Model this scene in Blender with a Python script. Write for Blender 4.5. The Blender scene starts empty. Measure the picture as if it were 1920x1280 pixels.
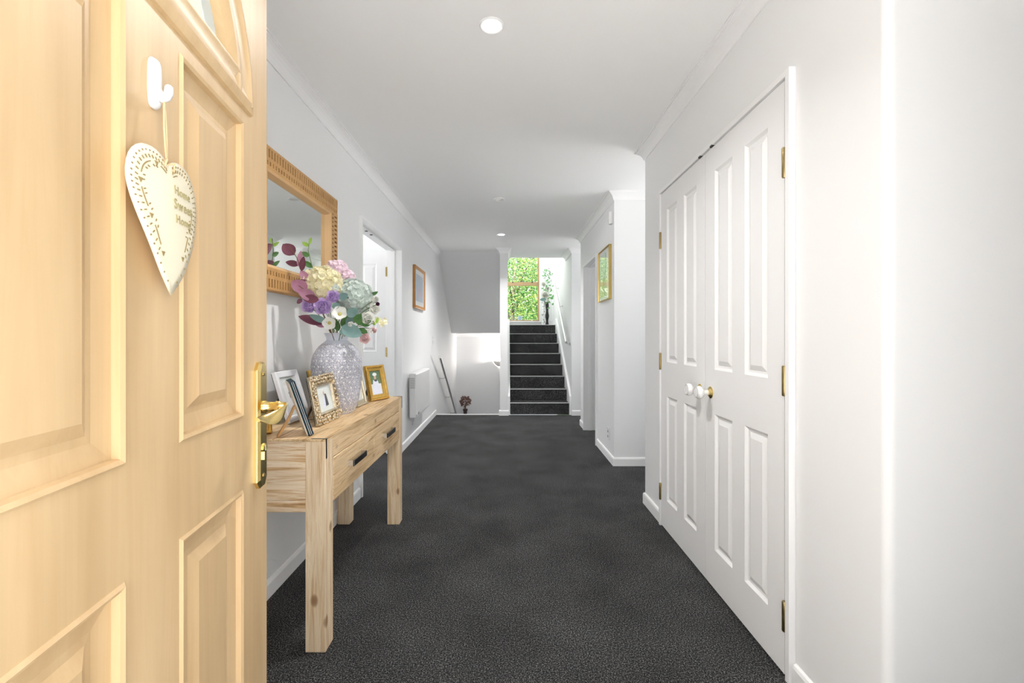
import bpy, bmesh, math, random
from mathutils import Vector, Matrix, Euler
R = math.radians
sc = bpy.context.scene
col = sc.collection
random.seed(7)

# ---------------------------------------------------------------- camera, world, sun, exposure
H = 1.143                      # eye height
cam_d = bpy.data.cameras.new('camera'); cam = bpy.data.objects.new('camera', cam_d); col.objects.link(cam)
cam.location = (0, 0, H); cam.rotation_euler = (R(90), 0, 0)
cam_d.sensor_width = 36; cam_d.lens = 853 / 1920 * 36
cam_d.shift_x = 8 / 1920; cam_d.shift_y = -9 / 1920
cam_d.clip_start = 0.02; cam_d.clip_end = 200
sc.camera = cam
w = bpy.data.worlds.new('sky'); sc.world = w; w.use_nodes = True
bg = w.node_tree.nodes['Background']; bg.inputs[0].default_value = (0.92, 0.965, 1.0, 1); bg.inputs[1].default_value = 1.55
sd = bpy.data.lights.new('sun', 'SUN'); sun = bpy.data.objects.new('sun', sd); col.objects.link(sun)
sd.energy = 20.0; sd.angle = R(1.5); sd.color = (1, 1, .99)
sun.rotation_euler = (R(26), R(-12), 0)
sc.view_settings.view_transform = 'Standard'; sc.view_settings.look = 'None'
sc.view_settings.exposure = 0.74; sc.view_settings.gamma = 1.0
sc.view_settings.use_curve_mapping = False
LAMP_W = 13.0
sc.cycles.diffuse_bounces = 10; sc.cycles.max_bounces = 16; sc.cycles.transparent_max_bounces = 12

# ---------------------------------------------------------------- material helpers
def node_mat(name):
    m = bpy.data.materials.new(name); m.use_nodes = True
    nt = m.node_tree; b = nt.nodes['Principled BSDF']
    return m, nt, b
def pm(name, c, rough=.5, metal=0, bump=0, bscale=80, spec=.5, emit=None, es=0, sheen=0, coat=0, var=0, vscale=8):
    m, nt, b = node_mat(name)
    b.inputs['Base Color'].default_value = (*c, 1); b.inputs['Roughness'].default_value = rough
    b.inputs['Metallic'].default_value = metal; b.inputs['Specular IOR Level'].default_value = spec
    b.inputs['Coat Weight'].default_value = coat
    if emit: b.inputs['Emission Color'].default_value = (*emit, 1); b.inputs['Emission Strength'].default_value = es
    tc = nt.nodes.new('ShaderNodeTexCoord')
    if bump:
        n = nt.nodes.new('ShaderNodeTexNoise'); n.inputs['Scale'].default_value = bscale; n.inputs['Detail'].default_value = 4
        bp = nt.nodes.new('ShaderNodeBump'); bp.inputs['Strength'].default_value = bump; bp.inputs['Distance'].default_value = .003
        nt.links.new(tc.outputs['Object'], n.inputs['Vector']); nt.links.new(n.outputs[0], bp.inputs['Height'])
        nt.links.new(bp.outputs[0], b.inputs['Normal'])
    if var:
        n = nt.nodes.new('ShaderNodeTexNoise'); n.inputs['Scale'].default_value = vscale; n.inputs['Detail'].default_value = 3
        mx = nt.nodes.new('ShaderNodeMix'); mx.data_type = 'RGBA'
        mx.inputs[6].default_value = (*[x * (1 - var) for x in c], 1); mx.inputs[7].default_value = (*[min(1, x * (1 + var)) for x in c], 1)
        nt.links.new(tc.outputs['Object'], n.inputs['Vector']); nt.links.new(n.outputs[0], mx.inputs[0]); nt.links.new(mx.outputs[2], b.inputs['Base Color'])
    return m
def ramp(nt, stops):
    r = nt.nodes.new('ShaderNodeValToRGB'); e = r.color_ramp.elements
    while len(e) < len(stops): e.new(.5)
    for i, (p, c) in enumerate(stops): e[i].position = p; e[i].color = (*c, 1)
    return r
def mapping(nt, scale, loc=(0, 0, 0)):
    tc = nt.nodes.new('ShaderNodeTexCoord'); mp = nt.nodes.new('ShaderNodeMapping')
    mp.inputs['Scale'].default_value = scale; mp.inputs['Location'].default_value = loc
    nt.links.new(tc.outputs['Object'], mp.inputs[0]); return mp

M = {}
M['wall'] = pm('wall_paint', (.835, .84, .845), .55, bump=.06, bscale=140)
M['ceil'] = pm('ceiling_paint', (.93, .93, .93), .8, bump=.05, bscale=120)
M['trim'] = pm('gloss_trim_paint', (.88, .88, .885), .5, bump=.03, bscale=60)
M['doorw'] = pm('white_door_paint', (.85, .85, .855), .5, bump=.05, bscale=90)
M['porc'] = pm('white_porcelain', (.86, .86, .86), .12, coat=.5, bump=.01)
M['plastic'] = pm('white_plastic', (.78, .78, .78), .35, bump=.02)
M['brass'] = pm('polished_brass', (.86, .66, .27), .22, 1, bump=.04, bscale=60, var=.08)
M['brass_old'] = pm('antique_brass', (.36, .27, .12), .35, 1, bump=.1, bscale=90, var=.3, vscale=60)
M['rail'] = pm('satin_steel', (.78, .77, .76), .38, 1, bump=.03)
M['black'] = pm('black_metal', (.015, .015, .015), .4, bump=.05)
M['chrome'] = pm('brushed_steel', (.62, .61, .6), .25, 1, bump=.03, var=.1)
M['darkslot'] = pm('dark_recess', (.11, .05, .02), .8, bump=.05)
M['grey_hole'] = pm('grey_recess', (.25, .25, .25), .7, bump=.05)
M['grey_lens'] = pm('grey_lens', (.55, .55, .54), .3, bump=.03)
M['glow'] = pm('lamp_diffuser', (1, 1, 1), .5, emit=(1, .98, .94), es=14)
M['glow_warm'] = pm('lamp_bowl', (.9, .88, .84), .5, bump=.02)

def carpet():
    m, nt, b = node_mat('charcoal_carpet')
    mp = mapping(nt, (1, 1, 1))
    n1 = nt.nodes.new('ShaderNodeTexNoise'); n1.inputs['Scale'].default_value = 185; n1.inputs['Detail'].default_value = 3; n1.inputs['Roughness'].default_value = .7
    n2 = nt.nodes.new('ShaderNodeTexNoise'); n2.inputs['Scale'].default_value = 3.2; n2.inputs['Detail'].default_value = 4
    v = nt.nodes.new('ShaderNodeTexVoronoi'); v.inputs['Scale'].default_value = 190; v.inputs['Randomness'].default_value = 1
    for n in (n1, n2, v): nt.links.new(mp.outputs[0], n.inputs['Vector'])
    r = ramp(nt, [(.40, (.004, .004, .0042)), (.48, (.014, .014, .0148)), (.53, (.05, .05, .051)), (.61, (.28, .28, .282))])
    n4 = nt.nodes.new('ShaderNodeTexNoise'); n4.inputs['Scale'].default_value = 430; n4.inputs['Detail'].default_value = 2
    nt.links.new(mp.outputs[0], n4.inputs['Vector'])
    av = nt.nodes.new('ShaderNodeMix'); av.data_type = 'FLOAT'; av.inputs[0].default_value = .42
    nt.links.new(n1.outputs[0], av.inputs[2]); nt.links.new(n4.outputs[0], av.inputs[3])
    nt.links.new(av.outputs[0], r.inputs[0])
    r2 = ramp(nt, [(.3, (.72, .72, .72)), (.7, (1.25, 1.25, 1.25))]); nt.links.new(n2.outputs[0], r2.inputs[0])
    mx = nt.nodes.new('ShaderNodeMix'); mx.data_type = 'RGBA'; mx.blend_type = 'MULTIPLY'; mx.inputs[0].default_value = 1
    nt.links.new(r.outputs[0], mx.inputs[6]); nt.links.new(r2.outputs[0], mx.inputs[7]); nt.links.new(mx.outputs[2], b.inputs['Base Color'])
    b.inputs['Roughness'].default_value = .95; b.inputs['Specular IOR Level'].default_value = .1
    b.inputs['Sheen Weight'].default_value = .02; b.inputs['Sheen Roughness'].default_value = .5
    bp = nt.nodes.new('ShaderNodeBump'); bp.inputs['Strength'].default_value = .7; bp.inputs['Distance'].default_value = .006
    nt.links.new(n1.outputs[0], bp.inputs['Height']); nt.links.new(bp.outputs[0], b.inputs['Normal'])
    return m
M['carpet'] = carpet()

def wood(name, axis, base, light, dark, freq=38, knots=True, contrast=1.0, rough=.5):
    m, nt, b = node_mat(name)
    s = [freq, freq, freq]; s[axis] = freq * .045
    mp = mapping(nt, tuple(s))
    n = nt.nodes.new('ShaderNodeTexNoise'); n.inputs['Scale'].default_value = 1; n.inputs['Detail'].default_value = 7; n.inputs['Roughness'].default_value = .65; n.inputs['Distortion'].default_value = .8
    nt.links.new(mp.outputs[0], n.inputs['Vector'])
    k = .18 / contrast
    r = ramp(nt, [(.5 - k * 1.1, dark), (.5 - k * .45, base), (.5 + k * .1, light), (.5 + k * .5, base), (.5 + k * .95, light)])
    nt.links.new(n.outputs[0], r.inputs[0])
    s3 = [9, 9, 9]; s3[axis] = 1.2
    mp3 = mapping(nt, tuple(s3), (3, 1, 2))
    n3 = nt.nodes.new('ShaderNodeTexNoise'); n3.inputs['Scale'].default_value = 1; n3.inputs['Detail'].default_value = 3
    nt.links.new(mp3.outputs[0], n3.inputs['Vector'])
    r3 = ramp(nt, [(.35, (.86, .82, .76)), (.65, (1.08, 1.08, 1.08))]); nt.links.new(n3.outputs[0], r3.inputs[0])
    mx = nt.nodes.new('ShaderNodeMix'); mx.data_type = 'RGBA'; mx.blend_type = 'MULTIPLY'; mx.inputs[0].default_value = 1
    nt.links.new(r.outputs[0], mx.inputs[6]); nt.links.new(r3.outputs[0], mx.inputs[7])
    out = mx.outputs[2]
    if knots:
        s2 = [9.0, 9.0, 9.0]; s2[axis] = 5.2
        mp2 = mapping(nt, tuple(s2), (.37, .61, .2))
        v = nt.nodes.new('ShaderNodeTexVoronoi'); v.inputs['Scale'].default_value = 1
        nt.links.new(mp2.outputs[0], v.inputs['Vector'])
        r2 = ramp(nt, [(.0, (1, 1, 1)), (.09, (.75, .75, .75)), (.15, (0, 0, 0))]); nt.links.new(v.outputs['Distance'], r2.inputs[0])
        mk = nt.nodes.new('ShaderNodeMix'); mk.data_type = 'RGBA'
        nt.links.new(r2.outputs[0], mk.inputs[0]); nt.links.new(out, mk.inputs[6]); mk.inputs[7].default_value = (dark[0] * .6, dark[1] * .5, dark[2] * .4, 1)
        out = mk.outputs[2]
    nt.links.new(out, b.inputs['Base Color'])
    b.inputs['Roughness'].default_value = rough
    bp = nt.nodes.new('ShaderNodeBump'); bp.inputs['Strength'].default_value = .12; bp.inputs['Distance'].default_value = .002
    nt.links.new(n.outputs[0], bp.inputs['Height']); nt.links.new(bp.outputs[0], b.inputs['Normal'])
    return m
WB, WL, WD = (.72, .48, .25), (.92, .79, .61), (.32, .15, .05)
M['woodX'] = wood('whitewashed_wood_x', 0, WB, WL, WD, 40, False, 1.05)
M['woodY'] = wood('whitewashed_wood_y', 1, (.62, .42, .215), (.80, .61, .38), (.26, .13, .05), 44, True, 1.05)
M['woodZ'] = wood('whitewashed_wood_z', 2, (.72, .52, .31), (.88, .73, .53), (.42, .23, .10), 44, True, .8)
M['oak'] = wood('pale_oak_door', 2, (.62, .44, .245), (.65, .475, .27), (.57, .39, .205), 26, False, .6, .42)
M['oak_dark'] = pm('pale_oak_edge', (.66, .48, .27), .5, bump=.05, var=.08)
M['bamboo'] = pm('carved_tan_wood', (.55, .31, .115), .5, bump=.2, bscale=70, var=.2, vscale=25)
M['bamboo_l'] = pm('light_lip_wood', (.66, .42, .20), .45, bump=.1, var=.15)

def mirror_mat():
    m, nt, b = node_mat('mirror_silver'); b.inputs['Base Color'].default_value = (.86, .87, .84, 1)
    b.inputs['Metallic'].default_value = 1; b.inputs['Roughness'].default_value = .015
    return m
M['mirror'] = mirror_mat()
def glass_mat(name, tint=(1, 1, 1), gl=.12, rough=.0):
    m, nt, b = node_mat(name); nt.nodes.remove(b)
    t = nt.nodes.new('ShaderNodeBsdfTransparent'); t.inputs[0].default_value = (*tint, 1)
    g = nt.nodes.new('ShaderNodeBsdfGlossy'); g.inputs['Roughness'].default_value = rough
    lw = nt.nodes.new('ShaderNodeLayerWeight'); fr = nt.nodes.new('ShaderNodeMath'); fr.operation = 'POWER'; fr.inputs[1].default_value = 5
    nt.links.new(lw.outputs['Facing'], fr.inputs[0]); lw.inputs[0].default_value = .5
    mu = nt.nodes.new('ShaderNodeMath'); mu.operation = 'MULTIPLY_ADD'; mu.inputs[1].default_value = .7; mu.inputs[2].default_value = .03; nt.links.new(fr.outputs[0], mu.inputs[0])
    mx = nt.nodes.new('ShaderNodeMixShader')
    nt.links.new(mu.outputs[0], mx.inputs[0])
    nt.links.new(t.outputs[0], mx.inputs[1]); nt.links.new(g.outputs[0], mx.inputs[2])
    nt.links.new(mx.outputs[0], nt.nodes['Material Output'].inputs[0]); return m
M['glass'] = glass_mat('clear_glass')
M['frost'] = pm('frosted_glass', (.66, .74, .74), .35, spec=.5, bump=.1, bscale=30)

def petal_mat(name, c, c2=None, trans=.35):
    m, nt, b = node_mat(name)
    c2 = c2 or tuple(min(1, x * 1.15 + .03) for x in c)
    mp = mapping(nt, (30, 30, 30)); n = nt.nodes.new('ShaderNodeTexNoise'); n.inputs['Scale'].default_value = 1
    nt.links.new(mp.outputs[0], n.inputs['Vector'])
    mx = nt.nodes.new('ShaderNodeMix'); mx.data_type = 'RGBA'; mx.inputs[6].default_value = (*c, 1); mx.inputs[7].default_value = (*c2, 1)
    nt.links.new(n.outputs[0], mx.inputs[0])
    nt.links.new(mx.outputs[2], b.inputs['Base Color']); b.inputs['Roughness'].default_value = .6
    tr = nt.nodes.new('ShaderNodeBsdfTranslucent'); nt.links.new(mx.outputs[2], tr.inputs[0])
    ms = nt.nodes.new('ShaderNodeMixShader'); ms.inputs[0].default_value = trans
    nt.links.new(b.outputs[0], ms.inputs[1]); nt.links.new(tr.outputs[0], ms.inputs[2]); nt.links.new(ms.outputs[0], nt.nodes['Material Output'].inputs[0])
    return m
M['lilac'] = petal_mat('lilac_petal', (.64, .46, .78), (.82, .70, .90))
M['cream'] = petal_mat('cream_petal', (.88, .83, .58), (.94, .91, .74))
M['sage'] = petal_mat('sage_petal', (.56, .63, .585), (.80, .85, .81))
M['pinkpale'] = petal_mat('pale_pink_petal', (.88, .70, .79), (.94, .86, .90))
M['pink'] = petal_mat('pink_petal', (.90, .66, .68), (.94, .84, .82))
M['whitep'] = petal_mat('white_petal', (.86, .86, .82), (.93, .93, .90))
M['burg'] = petal_mat('burgundy_leaf', (.10, .022, .045), (.24, .08, .12), .2)
M['mauve'] = petal_mat('mauve_leaf', (.36, .14, .24), (.52, .28, .38), .3)
M['green'] = petal_mat('green_leaf', (.055, .15, .045), (.12, .27, .07), .25)
M['lime'] = petal_mat('lime_leaf', (.26, .46, .05), (.40, .62, .12), .35)
M['bluegreen'] = petal_mat('blue_green_leaf', (.13, .24, .23), (.25, .38, .35), .25)
M['stemg'] = pm('stem_green', (.16, .22, .08), .6, bump=.1)
M['stemb'] = pm('stem_brown', (.16, .09, .05), .7, bump=.1)
M['yellowc'] = pm('flower_centre', (.50, .44, .14), .8, bump=.4, bscale=400)
M['drybrown'] = petal_mat('dried_brown_petal', (.13, .06, .045), (.32, .18, .14), .2)
M['purpledark'] = petal_mat('plum_petal', (.12, .02, .09), (.22, .06, .16))

# ---------------------------------------------------------------- mesh helpers
class MB:
    def __init__(s): s.v = []; s.f = []; s.m = []
    def add(s, vs, fs, mi=0, mat=None):
        o = len(s.v)
        s.v += [tuple(mat @ Vector(p)) if mat else tuple(p) for p in vs]
        for f in fs: s.f.append(tuple(i + o for i in f)); s.m.append(mi)
        return s
    def box(s, a, b, mi=0, mat=None):
        (x0, y0, z0), (x1, y1, z1) = a, b
        x0, x1 = min(x0, x1), max(x0, x1); y0, y1 = min(y0, y1), max(y0, y1); z0, z1 = min(z0, z1), max(z0, z1)
        v = [(x0, y0, z0), (x1, y0, z0), (x1, y1, z0), (x0, y1, z0), (x0, y0, z1), (x1, y0, z1), (x1, y1, z1), (x0, y1, z1)]
        f = [(0, 3, 2, 1), (4, 5, 6, 7), (0, 1, 5, 4), (1, 2, 6, 5), (2, 3, 7, 6), (3, 0, 4, 7)]
        return s.add(v, f, mi, mat)
    def prism(s, poly, z0, z1, mi=0, mat=None):
        n = len(poly)
        v = [(x, y, z0) for x, y in poly] + [(x, y, z1) for x, y in poly]
        f = [tuple(range(n))[::-1], tuple(range(n, 2 * n))] + [(i, (i + 1) % n, n + (i + 1) % n, n + i) for i in range(n)]
        return s.add(v, f, mi, mat)
    def tube(s, pts, r, seg=8, mi=0, mat=None, cap=True):
        pts = [Vector(p) for p in pts]; n = len(pts)
        rr = r if isinstance(r, (list, tuple)) else [r] * n
        vs = []; up = Vector((0, 0, 1))
        t0 = (pts[1] - pts[0]).normalized()
        a = t0.orthogonal().normalized()
        for i, p in enumerate(pts):
            t = (pts[min(i + 1, n - 1)] - pts[max(i - 1, 0)]).normalized()
            a = (a - t * a.dot(t)).normalized(); b_ = t.cross(a)
            for k in range(seg):
                an = 2 * math.pi * k / seg
                vs.append(p + (a * math.cos(an) + b_ * math.sin(an)) * rr[i])
        fs = [(i * seg + k, i * seg + (k + 1) % seg, (i + 1) * seg + (k + 1) % seg, (i + 1) * seg + k) for i in range(n - 1) for k in range(seg)]
        if cap: fs += [tuple(range(seg))[::-1], tuple((n - 1) * seg + k for k in range(seg))]
        return s.add(vs, fs, mi, mat)
    def lathe(s, prof, seg=32, mi=0, mat=None, cap=True):
        vs = [(r * math.cos(2 * math.pi * k / seg), r * math.sin(2 * math.pi * k / seg), z) for r, z in prof for k in range(seg)]
        n = len(prof)
        fs = [(i * seg + k, i * seg + (k + 1) % seg, (i + 1) * seg + (k + 1) % seg, (i + 1) * seg + k) for i in range(n - 1) for k in range(seg)]
        if cap: fs += [tuple(range(seg))[::-1], tuple((n - 1) * seg + k for k in range(seg))]
        return s.add(vs, fs, mi, mat)
    def ball(s, c, r, seg=10, rings=6, mi=0, mat=None, sc_=(1, 1, 1)):
        vs = []; fs = []
        for i in range(rings + 1):
            ph = math.pi * i / rings
            for k in range(seg):
                t = 2 * math.pi * k / seg
                vs.append((c[0] + r * sc_[0] * math.sin(ph) * math.cos(t), c[1] + r * sc_[1] * math.sin(ph) * math.sin(t), c[2] + r * sc_[2] * math.cos(ph)))
        for i in range(rings):
            for k in range(seg): fs.append((i * seg + k, (i + 1) * seg + k, (i + 1) * seg + (k + 1) % seg, i * seg + (k + 1) % seg))
        return s.add(vs, fs, mi, mat)
    def build(s, name, mats, parent=None, loc=None, rot=None, smooth=False, bevel=0, bseg=2, **props):
        me = bpy.data.meshes.new(name); me.from_pydata(s.v, [], s.f)
        if not isinstance(mats, (list, tuple)): mats = [mats]
        for m in mats: me.materials.append(m)
        me.polygons.foreach_set('material_index', s.m)
        bm = bmesh.new(); bm.from_mesh(me)
        if smooth: bmesh.ops.remove_doubles(bm, verts=bm.verts, dist=1e-6)
        bmesh.ops.recalc_face_normals(bm, faces=bm.faces) if not props.pop('norecalc', False) else None
        bm.to_mesh(me); bm.free()
        o = bpy.data.objects.new(name, me); col.objects.link(o)
        if smooth:
            me.polygons.foreach_set('use_smooth', [True] * len(me.polygons))
            if smooth != 'all':
                me.set_sharp_from_angle(angle=R(38))
        if bevel:
            md = o.modifiers.new('bevel', 'BEVEL'); md.width = bevel; md.segments = bseg; md.limit_method = 'ANGLE'; md.angle_limit = R(40)
        if loc is not None: o.location = loc
        if rot is not None: o.rotation_euler = rot
        if parent: o.parent = parent
        for k, v in props.items(): o[k] = v
        me.update(); return o
def empty(name, loc, rz=0, label=None, cat=None, group=None, kind=None, rot=None):
    o = bpy.data.objects.new(name, None); col.objects.link(o); o.location = loc
    o.rotation_euler = rot if rot else (0, 0, rz); o.empty_display_size = .05
    tag(o, label, cat, group, kind); return o
def tag(o, label=None, cat=None, group=None, kind=None):
    if label: o['label'] = label
    if cat: o['category'] = cat
    if group: o['group'] = group
    if kind: o['kind'] = kind
    return o
def P(px, py, Y):              # point of the real place read off the photograph at a known depth
    return Vector(((px - 952) * Y / 853, Y, H + (631 - py) * Y / 853))
def struct(o): o['kind'] = 'structure'; return o
def sweep(path, prof, name, mat, z0=0, parent=None):
    """prof: list of (out, z); room on the left of the travelled path"""
    mb = MB(); n = len(path); pts = [Vector(p) for p in path]; rows = []
    for i, p in enumerate(pts):
        d0 = (pts[i] - pts[i - 1]).normalized() if i else None
        d1 = (pts[i + 1] - pts[i]).normalized() if i < n - 1 else None
        n0 = Vector((-d0.y, d0.x)) if d0 else None; n1 = Vector((-d1.y, d1.x)) if d1 else None
        if n0 and n1: m = (n0 + n1); m = m / (1 + n0.dot(n1))
        else: m = n0 or n1
        rows.append([(p.x + m.x * o, p.y + m.y * o, z0 + z) for o, z in prof])
    k = len(prof); vs = [q for r in rows for q in r]
    fs = [(i * k + j, i * k + (j + 1) % k, (i + 1) * k + (j + 1) % k, (i + 1) * k + j) for i in range(n - 1) for j in range(k)]
    fs += [tuple(range(k)), tuple((n - 1) * k + j for j in range(k))]
    mb.add(vs, fs)
    return mb.build(name, mat, parent)

# ---------------------------------------------------------------- SETTING
CZ = 2.42; XL = -1.055; XR = .943; WT = .125
# floors
floor = struct(MB().box((-3.4, .0, -.06), (2.6, 6.66, 0)).build('floor', M['carpet']))
bounce_ground = struct(MB().box((-25, -30, -.12), (25, .0, -.03)).box((-25, 0, -.12), (-3.4, 6.6, -.03)).box((2.6, 0, -.12), (25, 9.6, -.03)).build('ground_bounce', pm('pale_concrete', (.62, .61, .60), .9, bump=.2, bscale=30, var=.1)))  # unseen pale ground, side slabs added to bounce sunlight onto the ceilings
struct(MB().box((-12, 9.75, -1.6), (14, 30, -.7)).build('ground_garden', pm('lawn_soil', (.10, .14, .05), 1, bump=.5, bscale=8, var=.4)))
# ceilings
c = MB().box((-3.4, -.25, CZ), (-.0565, 6.87, CZ + .1)).box((-.0565, -.25, CZ), (2.6, 7.29, CZ + .1))
c.box((-1.9, 7.29, CZ), (1.1, 7.37, 4.0)).box((-.9, 7.29, 4.0), (1.1, 9.75, 4.1)).box((-1.6, -2.0, CZ + .02), (2.6, -.25, CZ + .12))  # last slab: unseen roof outside the entry, added to block sky light
struct(c.build('ceiling', M['ceil']))
# left wall with the double-door opening
JY0, JY1, JH = 3.232, 4.455, 1.985
wl = MB().box((XL - WT, .06, 0), (XL, JY0, CZ)).box((XL - WT, JY0, JH + .02), (XL, JY1 + .012, CZ)).box((XL - WT, JY1 + .012, 0), (XL, 6.66, CZ))
wl.box((XL - WT, 6.66, -1.6), (XL, 9.5, CZ))
struct(wl.build('wall_left', M['wall']))
struct(MB().box((XL - .0, .02, 0), (-.50, .14, CZ)).box((-.50, .02, 2.07), (.62, .14, CZ)).box((.62, .02, 0), (2.6, .14, CZ)).box((2.5, .14, 0), (2.6, 1.13, CZ)).build('wall_entry', M['wall']))
# right wall (rounded outside corner at the entry), cupboard opening
arc = [(.943 + .022 - .022 * math.cos(t), 1.152 - .022 * math.sin(t)) for t in [i * math.pi / 2 / 8 for i in range(9)]]
wr = MB().prism([(.943, 1.49)] + arc + [(2.6, 1.13), (2.6, 1.24), (1.06, 1.24), (1.06, 1.49)], 0, CZ)
wr.box((XR, 1.49, 2.03), (1.06, 2.785, CZ)).box((XR, 2.785, 0), (1.06, 3.12, CZ)).box((1.06, 3.01, 0), (2.6, 3.12, CZ)).box((1.7, 1.24, 0), (1.75, 3.01, CZ))
o = struct(wr.build('wall_right', M['wall'], smooth=True))
# wall beyond side passage with a door opening
RJ0, RJ1, RJH = 4.775, 5.57, 1.99
wf = MB().box((XR, 4.03, 0), (XR + WT, RJ0, CZ)).box((XR, RJ0, RJH + .02), (XR + WT, RJ1 + .012, CZ)).box((XR, RJ1 + .012, 0), (XR + WT, 5.88, CZ))
wf.box((XR + WT, 4.03, 0), (2.6, 4.14, CZ)).box((2.5, 3.12, 0), (2.6, 4.03, .85)).box((2.5, 3.12, 2.1), (2.6, 4.03, CZ)).box((2.5, 4.14, 0), (2.6, 5.77, 1.0)).box((2.5, 4.14, 1.0), (2.6, 5.3, CZ)).box((XR + WT, 5.77, 0), (2.6, 5.88, CZ))  # unseen end walls of passage and far room, shaped to limit daylight
struct(wf.build('wall_passage', M['wall']))
wn = MB().box((.927, 6.6, 0), (2.6, 6.72, CZ)).box((.935, 6.72, 0), (1.05, 9.72, 4.1)).box((2.5, 5.88, 0), (2.6, 6.6, 1.1))  # low end wall is unseen, added to cut daylight from the side
struct(wn.build('wall_stair_right', M['wall']))
ws = MB().box((-.113, 6.6, -1.6), (0, 7.37, CZ + .1)).box((-.113, 7.37, -1.6), (0, 9.6, 1.42))
struct(ws.build('wall_stair_divider', M['wall']))
# stairwell down: sloping soffit, low ceiling, landing wall
sl = MB(); y0, y1, z1 = 6.87, 8.49, 1.21
sl.add([(XL, y0, CZ), (-.113, y0, CZ), (-.113, y1, z1), (XL, y1, z1), (XL, y0, CZ + .2), (-.113, y0, CZ + .2), (-.113, y1 + .2, z1 + .2), (XL, y1 + .2, z1 + .2)],
       [(0, 1, 2, 3), (7, 6, 5, 4), (0, 4, 5, 1), (1, 5, 6, 2), (2, 6, 7, 3), (3, 7, 4, 0)])
sl.box((XL, y1, z1), (-.113, 9.5, z1 + .12))
struct(sl.build('ceiling_soffit', M['wall']))
struct(MB().box((XL, 9.38, -1.6), (-.113, 9.5, 1.25)).build('wall_landing', M['wall']))
# left room and its walls
lr = MB().box((-3.5, .9, 0), (-3.4, 4.62, .7)).box((-3.5, .9, .7), (-3.4, 2.2, CZ)).box((-3.5, 2.2, 2.05), (-3.4, 4.62, CZ)).box((-3.4, 4.50, 0), (XL - WT, 4.62, CZ)).box((-3.4, .9, 0), (XL - WT, 1.0, CZ))  # outer wall is unseen, its opening sized to trim the daylight
struct(lr.build('wall_side_room', M['wall']))
# window wall at stair top
WX0, WX1, WZ0, WZ1 = -1.5, .70, 1.455, 3.7
ww = MB().box((-1.9, 9.6, -1.6), (1.05, 9.72, WZ0)).box((WX1, 9.6, WZ0), (1.05, 9.72, WZ1)).box((-1.9, 9.6, WZ1), (1.05, 9.72, 4.1)).box((-1.9, 9.6, 1.3), (-1.5, 9.72, WZ1))
struct(ww.build('wall_window', M['wall']))
# stairs up
st = empty('staircase_up', (0, 6.66, 0), kind='structure', label='dark carpeted flight of stairs rising to the landing under the window')
RI, GO, SY = .171, .28, 6.68
M['stepc'] = M['carpet']
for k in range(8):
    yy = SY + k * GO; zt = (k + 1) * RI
    y2 = yy + GO + .012 if k < 7 else 9.6
    mb = MB().box((.036, yy, k * RI - .001), (.902, y2, zt))
    mb.build('step', M['carpet'], st, (0, -6.66, 0), bevel=.008)
    MB().box((.037, yy - .006, zt - .006), (.901, yy + .014, zt + .004)).build('nosing_highlight', pm('tread_highlight', (.62, .62, .62), .4, bump=.1) if k == 0 else bpy.data.materials['tread_highlight'], st, (0, -6.66, 0), bevel=.002)  # pale bar added to stand in for the highlight along each tread edge
for x0, x1 in ((0.0005, .034), (.904, .9345)):
    a = SY - .03
    poly = [(a, 0), (a, .27), (SY + 8 * GO - .3, .27 + (8 * GO - .3 + .03) * RI / GO), (SY + 8 * GO - .05, 8 * RI + .1), (9.6, 8 * RI + .1), (9.6, 8 * RI - .1), (SY + .4, 0)]
    mb = MB(); n = len(poly)
    mb.add([(x0, p, q) for p, q in poly] + [(x1, p, q) for p, q in poly], [tuple(range(n)), tuple(range(n, 2 * n))[::-1]] + [(i, (i + 1) % n, n + (i + 1) % n, n + i) for i in range(n)])
    mb.build('stringer', M['trim'], st, (0, -6.66, 0))
# stairs down
sdn = empty('staircase_down', (-.58, 6.66, 0), kind='structure', label='dark carpeted flight of stairs going down left of the column')
for k in range(8):
    mb = MB().box((XL + .001, 6.70 + k * GO, -(k + 1) * RI - .12), (-.114, 6.70 + (k + 1) * GO + .01, -(k + 1) * RI))
    mb.build('step', M['carpet'], sdn, (.58, -6.66, 0), bevel=.01)
MB().box((XL + .001, 8.9, -8 * RI - .12), (-.114, 9.379, -8 * RI)).build('landing', M['carpet'], sdn, (.58, -6.66, 0))
struct(MB().box((XL + .012, 6.66, -.16), (-.1135, 6.70, .006)).build('trim_stair_edge', M['trim'], bevel=.004))
# cornices and skirtings
cor = [(0, 0), (0, -.068), (.007, -.068), (.011, -.060), (.016, -.046), (.024, -.032), (.036, -.020), (.048, -.012), (.052, -.011), (.052, -.005), (.060, -.005), (.060, 0)]
def cornice(path, name): return struct(sweep(path, cor, name, M['trim'], CZ))
cornice([(XL, 6.87), (XL, .14)], 'cornice_left')
cornice([(2.5, 1.13), (.943, 1.13), (.943, 3.12), (2.5, 3.12)], 'cornice_right')
cornice([(2.59, 4.03), (.943, 4.03), (.943, 5.88), (2.5, 5.88)], 'cornice_passage')
cornice([(2.5, 6.6), (.927, 6.6), (.927, 7.29)], 'cornice_stair')
cornice([(0, 7.29), (0, 6.6), (-.113, 6.6), (-.113, 6.87)], 'cornice_column')
cornice2 = struct(sweep([(-.113, 9.38), (XL, 9.38)], cor, 'cornice_landing', M['trim'], 1.21))
bas = [(0, 0), (.013, 0), (.013, .062), (.009, .072), (.0, .076)]
def base(path, name): return struct(sweep(path, bas, name, M['trim'], 0))
base([(XL, JY0 - .006), (XL, .14)], 'baseboard_left')
base([(XL, 6.665), (XL, JY1 + .02)], 'baseboard_left')
base([(2.5, 1.13), (.948, 1.13), (.943, 1.135), (.943, 1.487)], 'baseboard_right')
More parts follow.
